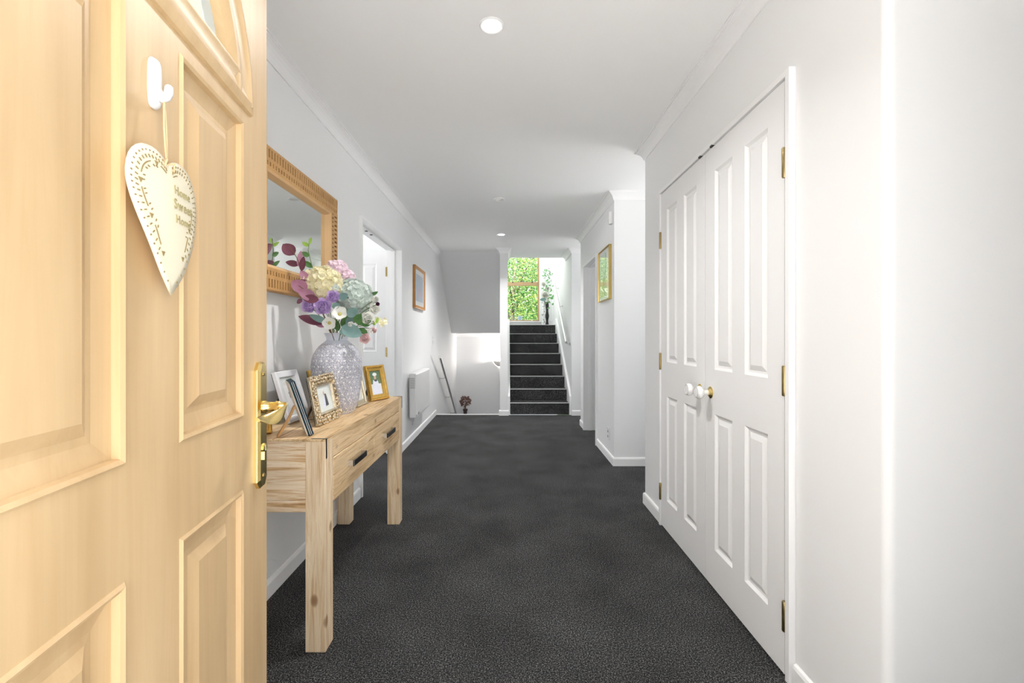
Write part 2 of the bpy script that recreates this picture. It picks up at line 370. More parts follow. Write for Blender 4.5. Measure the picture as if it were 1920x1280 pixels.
base([(.943, 2.787), (.943, 3.12), (2.5, 3.12)], 'baseboard_right')
base([(2.59, 4.03), (.943, 4.03), (.943, RJ0 - .006)], 'baseboard_passage')
base([(.943, RJ1 + .02), (.943, 5.88), (2.5, 5.88)], 'baseboard_passage')
base([(2.5, 6.6), (.927, 6.6)], 'baseboard_stair')
base([(0, 6.65), (0, 6.6), (-.113, 6.6), (-.113, 6.655)], 'baseboard_column')
# door jambs (slim, standing 20 mm proud of the plaster)
def jamb(side, X, ya, yb, h, depth, name):
    s = 1 if side == 'L' else -1          # room direction
    f = X + s * .021; bk = X - s * depth; t = .022
    mb = MB().box((f, ya, 0), (bk, ya + t, h)).box((f, yb - t, 0), (bk, yb, h)).box((f, ya, h), (bk, yb, h + t))
    if depth > .1:
        sa = X - s * (depth - .05); sb = X - s * (depth - .085)
        mb.box((sa, ya + t, 0), (sb, ya + t + .01, h)).box((sa, yb - t - .01, 0), (sb, yb - t, h)).box((sa, ya + t, h - .01), (sb, yb - t, h))
    return struct(mb.build(name, M['trim'], bevel=.0015))
jamb('L', XL, JY0, JY1 + .01, JH, WT + .008, 'trim_1')
jamb('R', XR, RJ0, RJ1 + .01, RJH, WT + .008, 'trim_2')
jamb('R', XR, 1.492, 2.780, 2.008, .06, 'trim_3')

# ---------------------------------------------------------------- panelled doors
def door_mesh(W_, Hh, T, panels, prof, mb=None):
    mb = mb or MB()
    xs = sorted({0, W_} | {p[0] for p in panels} | {p[1] for p in panels}); zs = sorted({0, Hh} | {p[2] for p in panels} | {p[3] for p in panels})
    for side in (0, 1):
        def Q(x, d, z): return (x, -d, z) if side == 0 else (x, T + d, z)
        for i in range(len(xs) - 1):
            for j in range(len(zs) - 1):
                cx, cz = (xs[i] + xs[i + 1]) / 2, (zs[j] + zs[j + 1]) / 2
                if any(p[0] < cx < p[1] and p[2] < cz < p[3] for p in panels): continue
                mb.add([Q(xs[i], 0, zs[j]), Q(xs[i + 1], 0, zs[j]), Q(xs[i + 1], 0, zs[j + 1]), Q(xs[i], 0, zs[j + 1])], [(0, 1, 2, 3) if side == 0 else (3, 2, 1, 0)])
        for (a, b_, c_, d_) in panels:
            rings = [[Q(a + i, dd, c_ + i), Q(b_ - i, dd, c_ + i), Q(b_ - i, dd, d_ - i), Q(a + i, dd, d_ - i)] for i, dd in prof]
            vs = [q for r in rings for q in r]; fs = []
            for r in range(len(rings) - 1):
                for k in range(4): fs.append((r * 4 + k, r * 4 + (k + 1) % 4, r * 4 + 4 + (k + 1) % 4, r * 4 + 4 + k))
            fs.append(tuple((len(rings) - 1) * 4 + k for k in range(4)))
            mb.add(vs, [f if side == 0 else f[::-1] for f in fs])
    for (x0, x1, z0, z1) in [(0, 0, 0, Hh), (W_, W_, 0, Hh)]:
        mb.add([(x0, 0, z0), (x0, T, z0), (x0, T, z1), (x0, 0, z1)], [(0, 1, 2, 3)])
    for z in (0, Hh): mb.add([(0, 0, z), (W_, 0, z), (W_, T, z), (0, T, z)], [(0, 1, 2, 3)])
    return mb
PW = [(0, 0), (.011, -.009), (.019, -.010), (.040, -.002)]
def white_leaf(name, W_, Hh, loc, rz, label):
    k = W_ / .611
    pn = [(.097 * k, .257 * k, a, b_) for a, b_ in ((.175, .785), (.985, Hh - .112))] + [(.355 * k, .514 * k, a, b_) for a, b_ in ((.175, .785), (.985, Hh - .112))]
    o = door_mesh(W_, Hh, .036, pn, PW).build(name, M['doorw'], None, loc, (0, 0, rz), smooth=False, norecalc=True)
    tag(o, label, None, None, 'structure'); return o
def hinge(parent, loc, mat, h=.09, r=.0065, leaf=.0):
    mb = MB().lathe([(0, -h / 2 - .003), (r * .8, -h / 2 - .003), (r, -h / 2), (r, -h / 6), (r * .93, -h / 6), (r * .93, -h / 6 + .001), (r, -h / 6 + .001), (r, h / 6), (r * .93, h / 6), (r * .93, h / 6 + .001), (r, h / 6 + .001), (r, h / 2), (r * .8, h / 2 + .003), (0, h / 2 + .003)], 12, cap=False)
    if leaf: mb.box((-leaf, -.001, -h / 2), (leaf, .0015, h / 2))
    return mb.build('hinge', mat, parent, loc, smooth=True)
LY = .929
d3 = white_leaf('door_3', .611, 1.992, (LY, 2.1385, .010), -math.pi / 2, 'white four panel cupboard door nearest the entry, right leaf of the pair')
d4 = white_leaf('door_4', .611, 1.992, (LY, 2.753, .010), -math.pi / 2, 'white four panel cupboard door further along, left leaf of the pair')
for z in (.198, .985, 1.715):
    hinge(d3, (.6165, -.004, z), M['brass_old'], .095, .0075); hinge(d4, (-.005, -.004, z), M['brass_old'], .095, .0075)
def knob(parent, x, z):
    k = empty('door_knob', (x, 0, z), rot=(R(90), 0, 0)); k.parent = parent
    MB().lathe([(0, 0), (.027, 0), (.027, .002), (.022, .006), (.013, .009), (.012, .014), (0, .014)], 28, cap=False).build('rose', M['brass'], k, smooth=True)
    MB().lathe([(0, .012), (.0115, .012), (.0105, .028), (.012, .034), (.022, .038), (.0285, .046), (.030, .054), (.0285, .061), (.024, .066), (.0225, .0672), (.0222, .0662), (.0, .0675)], 32, cap=False).build('knob', M['porc'], k, smooth=True)
    MB().lathe([(.0228, .0665), (.0243, .0665), (.0243, .0674), (.0228, .0674), (.0228, .0665)], 32, cap=False).build('knob_ring', M['chrome'], k)
knob(d3, .055, .878 + .0); knob(d4, .555, .878 + .0)
# ball catches above the cupboard doors
for i, yy in enumerate((2.19, 2.065)):
    o = MB().box((.9215, yy - .012, 2.0035), (.935, yy + .012, 2.012)).build('door_catch', M['black'], bevel=.001)
    tag(o, ['small black catch over the far cupboard door', 'small black catch over the near cupboard door'][i], 'catch', 'catches above the cupboard doors')
# left room leaf, seen through the opening
d5 = white_leaf('door_5', .60, 1.955, (-1.187 - .6, 4.448, .012), 0, 'white panelled door standing open inside the left opening')
for z in (.25, .98, 1.765):
    MB().box((-.011, -.004, -.045), (.024, .002, .045)).tube([(0, -.005, -.047), (0, -.005, .047)], .0055, 8).build('hinge', M['brass_old'], d5, (.604, 0, z))
for i, yy in enumerate((3.58, 3.71)):
    o = MB().lathe([(0, 0), (.012, 0), (.012, .004), (0, .004)], 14, cap=False).build('door_catch', M['black'], loc=(-1.113, yy, JH - .0145))
    tag(o, ['first black ball catch under the head of the left doorway', 'second black ball catch under the head of the left doorway'][i], 'catch', 'ball catches in the left door head')
# right passage door swung away, on black hinges
d6 = white_leaf('door_6', .75, 1.96, (1.082, 5.5845, .012), R(2), 'white panelled door standing open inside the far right room')
for z in (.27, .99, 1.71):
    MB().box((-.016, -.003, -.05), (.004, .003, .05)).tube([(.003, -.004, -.05), (.003, -.004, .05)], .006, 8).build('hinge', M['black'], d6, (0, 0, z))
d6.location.x = 1.082

# ---------------------------------------------------------------- entry door (oak, open, beside the camera)
DA = math.atan2(.989, -.149)
DW = .813; DT = .044; DHt = 2.03
d1 = empty('door_1', (-.5405 + .149 * DW, 1.02 - .989 * DW, 0), DA, label='pale oak panelled entry door standing open with brass handle', kind='structure')
def U(s): return DW - s
pan = [(U(.347), U(.1265), .985, 1.566), (U(.347), U(.1265), .20, .842), (U(.687), U(.466), .985, 1.566), (U(.687), U(.466), .20, .842)]
PO = [(0, 0), (.004, .004), (.009, .001), (.0105, -.008), (.036, -.013), (.046, -.012), (.063, -.003)]
# leaf: the fanlight hole is framed by cells; body below 1.602, fan area meshed separately
body = MB()
xs = sorted({0, DW} | {p[0] for p in pan} | {p[1] for p in pan}); 
tmp = door_mesh(DW, 1.602, DT, pan, PO, body)
fc = (DW / 2, 1.602); FR = .305; N = 32
for side in (0, 1):
    y = 0 if side == 0 else DT
    arcp = [(fc[0] + FR * math.cos(math.pi * i / N), fc[1] + FR * math.sin(math.pi * i / N)) for i in range(N + 1)]
    outp = []
    for (ax, az) in arcp:   # project outward to the rectangle edge
        dx, dz = ax - fc[0], az - fc[1]
        t = min((DW / 2) / abs(dx) if abs(dx) > 1e-6 else 9e9, (DHt - 1.602) / dz if dz > 1e-6 else 9e9)
        outp.append((fc[0] + dx * t, fc[1] + dz * t))
    corner = [(DW, DHt), (0, DHt)]
    vs = [(x, y, z) for x, z in arcp] + [(x, y, z) for x, z in outp]
    fs = []
    for i in range(N):
        a, b_ = outp[i], outp[i + 1]
        f = [i, N + 1 + i]
        if abs(a[0] - DW) < 1e-6 and abs(b_[1] - DHt) < 1e-6 and abs(b_[0] - DW) > 1e-6 and abs(a[1] - DHt) > 1e-6:
            vs.append((DW, y, DHt)); f.append(len(vs) - 1)
        if abs(b_[0]) < 1e-6 and abs(a[1] - DHt) < 1e-6 and abs(a[0]) > 1e-6 and abs(b_[1] - DHt) > 1e-6:
            vs.append((0, y, DHt)); f.append(len(vs) - 1)
        f += [N + 2 + i, i + 1]; fs.append(tuple(f))
    body.add(vs, fs)
for x in (0, DW): body.add([(x, 0, 1.602), (x, DT, 1.602), (x, DT, DHt), (x, 0, DHt)], [(0, 1, 2, 3)])
body.add([(0, 0, DHt), (DW, 0, DHt), (DW, DT, DHt), (0, DT, DHt)], [(0, 1, 2, 3)])
leaf = body.build('leaf', M['oak'], d1)
# fanlight moulding: arch + sill, swept profile, both faces
def arch_sweep(prof, mi=0):
    mb = MB(); path = []
    for i in range(41): t = math.pi * i / 40; path.append((math.cos(t), math.sin(t)))
    k = len(prof)
    for side in (0, 1):
        vs = []
        for (cx_, sz) in path:
            for (ins, d) in prof:
                r = FR - ins
                x, z = fc[0] + r * cx_, fc[1] + max(r * sz, 0)
                vs.append((x, -d if side == 0 else DT + d, z))
        fs = [(i * k + j, i * k + j + 1, (i + 1) * k + j + 1, (i + 1) * k + j) for i in range(40) for j in range(k - 1)]
        mb.add(vs, fs)
        # straight bottom rail
        vs = []
        for s_ in (-1, 1):
            for (ins, d) in prof:
                x = fc[0] + s_ * (FR - ins); vs.append((x, -d if side == 0 else DT + d, fc[1] + ins * .85))
        mb.add(vs, [(j, j + 1, k + j + 1, k + j) for j in range(k - 1)])
    return mb
FP = [(-.012, 0), (-.010, .006), (-.002, .010), (.008, .012), (.016, .007), (.034, .0035), (.050, .009), (.060, .008), (.0725, -.003), (.0735, -.0185)]
arch_sweep(FP).build('fan_moulding', M['oak'], d1, smooth=True)
gb = MB(); gr = FR - .070
pts = [(fc[0] + gr * math.cos(math.pi * i / 40), fc[1] + max(gr * math.sin(math.pi * i / 40), 0)) for i in range(41)]
gb.prism([(x, z) for x, z in pts], DT / 2 - .004, DT / 2 + .004, mat=Matrix(((1, 0, 0, 0), (0, 0, 1, 0), (0, 1, 0, 0), (0, 0, 0, 1))))
gb.build('pane', M['frost'], d1)
# sunburst bars
sb = MB()
for an in (48, 90, 132):
    a = R(an); dx, dz = math.cos(a), math.sin(a); nx, nz = -dz, dx
    for y_ in (.006, DT - .006):
        p0, p1 = .10, gr + .008
        v = []
        for t in (p0, p1):
            for wd in (-.011, .011): v.append((fc[0] + dx * t + nx * wd, y_, fc[1] + .04 + dz * t * .93 + nz * wd))
        q = [(x, DT / 2, z) for x, _, z in v]
        sb.add(v + q, [(0, 1, 3, 2), (4, 5, 7, 6), (0, 1, 5, 4), (2, 3, 7, 6), (0, 2, 6, 4), (1, 3, 7, 5)])
hub = [(fc[0] + .125 * math.cos(math.pi * i / 20), fc[1] + .05 + .11 * math.sin(math.pi * i / 20)) for i in range(21)]
n = 21
sb.add([(x, -.003, z) for x, z in hub] + [(x, DT + .003, z) for x, z in hub], [tuple(range(n)), tuple(range(n, 2 * n))[::-1]] + [(i, (i + 1) % n, n + (i + 1) % n, n + i) for i in range(n)])
sb.build('glazing_bar', M['oak'], d1, bevel=.003)
# hinge-side post
struct(MB().box((-.50, .02, 0), (-.445, .19, 2.06)).build('trim_4', M['oak_dark'], bevel=.002))
# lever handle with long backplate
hp = empty('lever_handle', (U(.049), 0, .955)); hp.parent = d1
pw, ph = .023, .1335; c_ = .012
outl = [(-pw, -ph + .016), (-pw * .45, -ph), (pw * .45, -ph), (pw, -ph + .016), (pw, ph - .016), (pw * .45, ph), (-pw * .45, ph), (-pw, ph - .016)]
mb = MB(); n = 8
l1 = [(x, 0, z) for x, z in outl]; l2 = [(x, -.007, z) for x, z in outl]; l3 = [(x * .72, -.0115, z * .965) for x, z in outl]
mb.add(l1 + l2 + l3, [tuple(range(16, 24))] + [(i, (i + 1) % n, n + (i + 1) % n, n + i) for i in range(n)] + [(n + i, n + (i + 1) % n, 2 * n + (i + 1) % n, 2 * n + i) for i in range(n)])
mb.build('backplate', M['brass'], hp, bevel=.0008)
Ry = Matrix.Rotation(R(90), 4, 'X')
MB().lathe([(0, .01), (.0135, .01), (.0135, .016), (.011, .02), (.0105, .034), (.0125, .037), (.0125, .043), (.0100, .046), (.0095, .055), (0, .055)], 24, mat=Matrix.Translation((0, 0, .038)) @ Ry, cap=False).build('spindle', M['brass'], hp, smooth=True)
# lever: a twisted flat bar that swings back towards the hinge and dips
mb = MB(); rings = []; nl = 22
for i in range(nl + 1):
    t = i / nl
    x = -.012 - .0 - .118 * t
    x = .004 - .120 * t
    y = -.054 - .010 * math.sin(math.pi * min(1, t * 1.3)) + .012 * t * t
    z = .038 + .007 * math.cos(math.pi * t * 1.6) - .004 - .006 * t ** 2
    hw = (.0085 + .0045 * math.sin(math.pi * t)) * (1 if t < .85 else 1 - (t - .85) * 2.5) * (1 if t > .06 else .75); th = .0030
    tw = R(-95) * t + R(35)
    ca, sa = math.cos(tw), math.sin(tw)
    for k in range(12):
        an = 2 * math.pi * k / 12
        a = hw * math.cos(an); b_ = th * math.sin(an)
        rings.append((x, y + b_ * ca - a * sa, z + a * ca + b_ * sa))
fs = [(i * 12 + k, i * 12 + (k + 1) % 12, (i + 1) * 12 + (k + 1) % 12, (i + 1) * 12 + k) for i in range(nl) for k in range(12)] + [tuple(range(12))[::-1], tuple(nl * 12 + k for k in range(12))]
mb.add(rings, fs); mb.build('lever', M['brass'], hp, smooth=True)
mb = MB().lathe([(0, .010), (.0095, .010), (.0095, .0135), (.008, .0155), (0, .0155)], 20, mat=Matrix.Translation((0, 0, -.049)) @ Ry, cap=False).box((-.005, -.0148, -.074), (.005, -.010, -.052))
mb.box((-.0008, -.0160, -.055), (.0008, -.0154, -.043))
mb.build('key_cylinder', M['brass'], hp, bevel=.0006)
for z in (-.108, .108): MB().lathe([(0, .011), (.0045, .011), (.0045, .0125), (.003, .0138), (0, .0138)], 14, mat=Matrix.Translation((0, 0, z)) @ Ry, cap=False).build('screw', M['brass_old'], hp, smooth=True)

# ---------------------------------------------------------------- hook + hanging heart
def on_door(s, out, z):
    v = d1.matrix_basis @ Vector((U(s), -out, z)); return v
hk = empty('wall_hook', on_door(.412, 0, 1.484), DA, 'white plastic adhesive hook stuck on the oak door', 'hook')
hb = MB(); pts = []
for r_, y_ in ((1, 0), (1, .003), (.86, .0075), (.5, .0095)):
    for i in range(32):
        a = 2 * math.pi * i / 32
        e = .5
        x = .0108 * r_ * math.copysign(abs(math.cos(a)) ** e, math.cos(a)); z = .034 * (r_ * .5 + .5 if r_ < 1 else 1) * math.copysign(abs(math.sin(a)) ** .7, math.sin(a))
        pts.append((x, -y_, z))
fs = [(j * 32 + i, j * 32 + (i + 1) % 32, (j + 1) * 32 + (i + 1) % 32, (j + 1) * 32 + i) for j in range(3) for i in range(32)] + [tuple(range(96, 128)), tuple(range(32))[::-1]]
hb.add(pts, fs); hb.build('hook_plate', M['plastic'], hk, smooth='all')
jp = [(0, -.006, -.010), (0, -.009, -.017), (0, -.0135, -.020), (0, -.018, -.018), (0, -.0205, -.012), (0, -.0208, -.006)]
MB().tube(jp, [.007, .0065, .006, .0055, .0055, .005], 10).ball((0, -.0208, -.0055), .0052).build('hook_arm', M['plastic'], hk, smooth='all')

hs, hz = .4175, 1.384
M['heart'] = pm('cream_enamel', (.83, .76, .58), .32, bump=.06, bscale=30, coat=.15)
M['punch'] = pm('punch_shade_marks', (.30, .22, .09), .7, bump=.02)
hh = empty('hanging_heart', on_door(hs, .016, hz), DA, 'cream metal heart hanging from the white hook on the oak door', 'ornament')
# outline, local x (= -s), z down from the lobes
Hw, Hl = .0785, .182
def heart_half(n=24):
    out = []
    for i in range(n + 1):
        t = i / n
        # t 0 notch -> top lobe -> side -> tip
        ctrl = [(0, -.012), (.012, -.003), (.030, .001), (.052, -.003), (.070, -.018), (.0785, -.042), (.076, -.065), (.065, -.092), (.048, -.122), (.026, -.156), (.0, -.184)]
        f = t * (len(ctrl) - 1); k = min(int(f), len(ctrl) - 2); u = f - k
        p0 = ctrl[max(k - 1, 0)]; p1 = ctrl[k]; p2 = ctrl[k + 1]; p3 = ctrl[min(k + 2, len(ctrl) - 1)]
        q = [0.5 * ((2 * p1[j]) + (-p0[j] + p2[j]) * u + (2 * p0[j] - 5 * p1[j] + 4 * p2[j] - p3[j]) * u * u + (-p0[j] + 3 * p1[j] - 3 * p2[j] + p3[j]) * u ** 3) for j in (0, 1)]
        out.append((max(q[0], 0), q[1]))
    return out
hf = heart_half(); ol = hf + [(-x, z) for x, z in hf[-2:0:-1]]
shear = .10
def hx(x, z): return x + shear * (-z) * 1.0
def dome(x, z):
    return .009 * max(0, 1 - (x / .085) ** 2) * max(0, 1 - ((z + .07) / .12) ** 2)
mb = MB(); n = len(ol); cz_ = -.065; layers = 7
vs = []
for l in range(layers):
    r_ = 1 - l / layers
    for x, z in ol:
        xx, zz = x * r_, cz_ + (z - cz_) * r_; vs.append((hx(xx, zz), -dome(xx, zz) - (.0 if l else 0), zz))
vs.append((hx(0, cz_), -dome(0, cz_), cz_))
fs = [(l * n + i, l * n + (i + 1) % n, (l + 1) * n + (i + 1) % n, (l + 1) * n + i) for l in range(layers - 1) for i in range(n)] + [((layers - 1) * n + i, (layers - 1) * n + (i + 1) % n, layers * n) for i in range(n)]
mb.add(vs, fs); hplate = mb.build('heart_plate', M['heart'], hh, smooth='all')
sm = hplate.modifiers.new('solid', 'SOLIDIFY'); sm.thickness = .0016; sm.offset = -1
# punched pattern as surface marks : dots, dashes, triangles, coloured like the shaded door behind
pb = MB()
def mark(x, z, l, wd, ang=0, tri=False):
    ca, sa = math.cos(ang), math.sin(ang)
    shp = [(-l / 2, -wd / 2), (0, -wd * .62), (l / 2, -wd / 2), (l / 2, wd / 2), (0, wd * .62), (-l / 2, wd / 2)] if not tri else [(0, -l * .6), (l * .55, l * .4), (-l * .55, l * .4)]
    v = []
    for a, b_ in shp:
        xx, zz = x + a * ca - b_ * sa, z + a * sa + b_ * ca; v.append((hx(xx, zz), -dome(xx, zz) - .0008, zz))
    k = len(v); v += [(p[0], p[1] + .0012, p[2]) for p in v]
    pb.add(v, [tuple(range(k)), tuple(range(k, 2 * k))[::-1]] + [(i, (i + 1) % k, k + (i + 1) % k, k + i) for i in range(k)])
for sgn in (-1, 1):
    L = [(x * sgn, z) for x, z in heart_half(60)]
    for i in range(5, 59, 2):
        x, z = L[i]; x2, z2 = L[i + 1]; tx, tz = x2 - x, z2 - z; m_ = math.hypot(tx, tz) or 1
        ix, iz = -sgn * (-tz / m_) * -1, -(tx / m_) * 1
        cxv, czv = -x, cz_ - z; cm = math.hypot(cxv, czv); ix, iz = cxv / cm, czv / cm
        mark(x + ix * .007, z + iz * .007, .0022, .0016, math.atan2(iz, ix))
        if i < 53: mark(x + ix * .0145, z + iz * .0145, .0042, .0013, math.atan2(iz, ix))
        if i % 6 != 1 and (14 if sgn < 0 else 31) < i < 50: mark(x + ix * .026, z + iz * .026, .0035, .0013, math.atan2(iz, ix) + .5)
    for i in (14, 30, 43, 53) if sgn < 0 else (43, 53):
        x, z = L[i]; cxv, czv = -x, cz_ - z; cm = math.hypot(cxv, czv); mark(x + cxv / cm * .021, z + czv / cm * .021, .0062, .004, tri=True)
    for a, b_ in ((6, 11), (18, 27), (33, 40), (46, 51)) if sgn < 0 else ((6, 11), (34, 40), (46, 51)):
        for i in range(a, b_):
            x, z = L[i]; x2, z2 = L[i + 1]; cm = math.hypot(x, cz_ - z) or 1; f = .021
            p = (x - x / cm * f, z + (cz_ - z) / cm * f); cm2 = math.hypot(x2, cz_ - z2) or 1; q = (x2 - x2 / cm2 * f, z2 + (cz_ - z2) / cm2 * f)
            mark((p[0] + q[0]) / 2, (p[1] + q[1]) / 2, math.hypot(q[0] - p[0], q[1] - p[1]) * 1.05, .0011, math.atan2(q[1] - p[1], q[0] - p[0]))
pb.build('punch_shade_marks', M['punch'], hh, kind='stuff')
def text_mesh(txt, size, mat, parent, loc, rot, name, ext=.0004, space=1.1):
    cu = bpy.data.curves.new(name, 'FONT'); cu.body = txt; cu.size = size; cu.extrude = ext; cu.align_x = 'CENTER'; cu.space_character = space; cu.resolution_u = 3
    to = bpy.data.objects.new(name + '_t', cu); col.objects.link(to)
    dg = bpy.context.evaluated_depsgraph_get(); me = bpy.data.meshes.new_from_object(to.evaluated_get(dg))
    bpy.data.objects.remove(to); me.materials.clear(); me.materials.append(mat)
    o = bpy.data.objects.new(name, me); col.objects.link(o); o.parent = parent; o.location = loc; o.rotation_euler = rot; return o
M['letter'] = pm('punched_letter', (.42, .36, .18), .7, bump=.02)
for txt, sz, cx_, zz in (('Home', .0165, .029, -.045), ('Sweet', .0195, .029, -.065), ('Home', .0160, .027, -.084)):
    to = text_mesh(txt, sz, M['letter'], hh, (0, 0, 0), (0, 0, 0), 'lettering', ext=.0004, space=1.12)
    for v in to.data.vertices:
        x, z = cx_ + v.co.x, zz + v.co.y
        v.co = (hx(x, z), -dome(x, z) - .0007 - v.co.z, z)
# ribbon from hook to heart
a = on_door(.412, .0150, 1.463); b_ = on_door(hs - .002, .020, hz - .010)
tw = MB()
for off in (-.0012, .0012):
    pts = [a.lerp(b_, t / 8) + Vector((0, 0, 0)) + Vector((.149, -.989, 0)) * off * math.sin(math.pi * t / 8) * 2 for t in range(9)]
    tw.tube(pts, .0013, 6)
for sg in (-1, 1):
    tw.tube([b_, b_ + Vector((.149, -.989, 0)) * sg * .008 + Vector((.005, 0, .004)), b_ + Vector((.149, -.989, 0)) * sg * .011 + Vector((.004, 0, -.006))], [.0014, .002, .0011], 6)
tw.ball(b_, .003)
o = tw.build('ribbon', pm('peach_cord', (.75, .50, .28), .7, bump=.2, bscale=600), smooth='all'); tag(o, 'peach cord looped over the white hook, carrying the heart', 'cord')

# ---------------------------------------------------------------- console table
TX0, TX1, TY0, TY1, TZ = -1.036, -.66, 1.647, 2.842, .772
tb = empty('console_table', (-.848, 2.245, 0), label='whitewashed wooden console table with two drawers against the left wall', cat='table')
def tpart(mb, name, mat, parent=tb, **k):
    o = mb.build(name, mat, parent, (.848, -2.245, 0) if parent is tb else None, **k); return o
top = MB().box((TX0, TY0, TZ - .024), (TX1, TY1, TZ))
LW, LD = .073, .073
top2 = MB().box((TX0 + LW * 0 + .0, TY0, TZ - .030), (TX1, TY1, TZ))
for i in range(4):
    a0 = TX0 + (TX1 - TX0) * i / 4; a1 = TX0 + (TX1 - TX0) * (i + 1) / 4 - (.0008 if i < 3 else 0)
    tpart(MB().box((a0, TY0, TZ - .009), (a1, TY1, TZ)), 'plank', M['woodY'], bevel=.0007)
tpart(MB().box((TX1 - .022, TY0 + LD, .689), (TX1 - .001, TY1 - LD, TZ - .0095)), 'front_rail', M['woodY'], bevel=.0015)
legs = [(TX1 - LW, TY0), (TX0, TY0), (TX1 - LW, TY1 - LD), (TX0, TY1 - LD)]
for x, y in legs: tpart(MB().box((x, y, 0), (x + LW, y + LD, TZ - .0093)), 'leg', M['woodZ'], bevel=.002)
for ya in (TY0 + .006, TY1 - .026):
    tpart(MB().box((TX0 + LW, ya, .549), (TX1 - LW, ya + .02, TZ - .0095)), 'end_panel', M['woodX'], bevel=.001)
    tpart(MB().box((TX0 + LW, ya, .505), (TX1 - LW, ya + .02, .548)), 'end_rail', M['woodX'], bevel=.001)
tpart(MB().box((TX0 + .01, TY0 + LD, .51), (TX0 + .03, TY1 - LD, TZ - .031)), 'back_panel', M['woodY'])
tpart(MB().box((TX0 + .03, TY0 + .026, .52), (TX1 - .024, TY1 - .026, .535)), 'bottom_panel', M['woodY'])
tpart(MB().box((TX1 - .10, 2.238, .535), (TX1 - .02, 2.252, .688)), 'divider', M['woodZ'])
for ya, yb in ((TY0 + LD + .003, 2.2425), (2.2475, TY1 - LD - .003)):
    dr = MB().box((TX1 - .021, ya, .522), (TX1 + .001, yb, .6865)).build('drawer', M['woodY'], tb, (.848, -2.245, 0), bevel=.0025)
    yc = (ya + yb) / 2 - .02
    hb = MB().box((TX1 + .021, yc - .085, .608), (TX1 + .027, yc + .085, .632), 0)
    hb.box((TX1, yc - .085, .608), (TX1 + .027, yc - .079, .632), 1).box((TX1, yc + .079, .608), (TX1 + .027, yc + .085, .632), 1)
    if 'bar_dark' not in M: M['bar_dark'] = pm('dark_bar_metal', (.10, .095, .09), .3, 1, bump=.05)
    hb.build('handle', [M['bar_dark'], M['chrome']], dr, bevel=.0008)
for y in (TY0 + LD * .5, TY1 - LD * .5):
    mb = MB().box((TX1 - .0005, y - .009, .70), (TX1 + .0012, y + .009, TZ + .0012)).box((TX1 - .075, y - .009 - .026, TZ - .0004), (TX1 + .0012, y + .009 - .026, TZ + .0012))
    y = TY0 + .003 if y < 2 else TY1 - .013
    mb = MB().box((TX1 - .0005, y, .70), (TX1 + .0012, y + .010, TZ + .001)).box((TX1 - .055, y, TZ - .0004), (TX1 + .0012, y + .010, TZ + .001))
    tpart(mb, 'metal_strap', M['bar_dark'])


# ---------------------------------------------------------------- picture frames
M['photo_bg'] = pm('photo_pale', (.72, .76, .74), .35, bump=.01, var=.08, vscale=40)
M['photo_dark'] = pm('photo_dark', (.06, .07, .09), .4, bump=.01)
M['photo_green'] = pm('photo_green', (.10, .18, .09), .4, bump=.01, var=.5, vscale=60)
M['photo_white'] = pm('photo_dress', (.74, .77, .90), .4, bump=.01, var=.1, vscale=60)
M['photo_skin'] = pm('photo_skin', (.62, .42, .32), .4, bump=.01)
M['mat_white'] = pm('white_card', (.84, .84, .84), .6, bump=.02)
M['frame_white'] = pm('white_frame_paint', (.86, .87, .90), .3, bump=.03)
M['gold_dark'] = pm('antique_gold', (.72, .46, .12), .28, 1, bump=.3, bscale=120, var=.35, vscale=50)
M['gold_pale'] = pm('champagne_gold', (.74, .63, .46), .25, 1, bump=.25, bscale=150, var=.25, vscale=60)
M['navy'] = pm('navy_lacquer', (.012, .035, .05), .6, bump=.03, spec=.2)
M['orange_wood'] = pm('amber_strut', (.50, .24, .05), .4, bump=.1, var=.2)
M['backing'] = pm('kraft_backing', (.78, .70, .58), .6, bump=.1, var=.1)
def frame_ring(mb, w_, h_, prof, mi=0):
    """prof (inset, height) from outside back to inside; local x across, z up, front is -y"""
    k = len(prof); vs = []
    for ins, d in prof: vs += [(-w_ / 2 + ins, -d, ins), (w_ / 2 - ins, -d, ins), (w_ / 2 - ins, -d, h_ - ins), (-w_ / 2 + ins, -d, h_ - ins)]
    fs = [(j * 4 + i, j * 4 + (i + 1) % 4, (j + 1) * 4 + (i + 1) % 4, (j + 1) * 4 + i) for j in range(k - 1) for i in range(4)]
    mb.add(vs, fs, mi); return mb
def flat(mb, poly, y, mi): mb.add([(x, y, z) for x, z in poly] + [(x, y + .0004, z) for x, z in poly], [tuple(range(len(poly))), tuple(range(len(poly), 2 * len(poly)))[::-1]], mi)
def ell(cx_, cz2, a, b2, n=14): return [(cx_ + a * math.cos(2 * math.pi * i / n), cz2 + b2 * math.sin(2 * math.pi * i / n)) for i in range(n)]
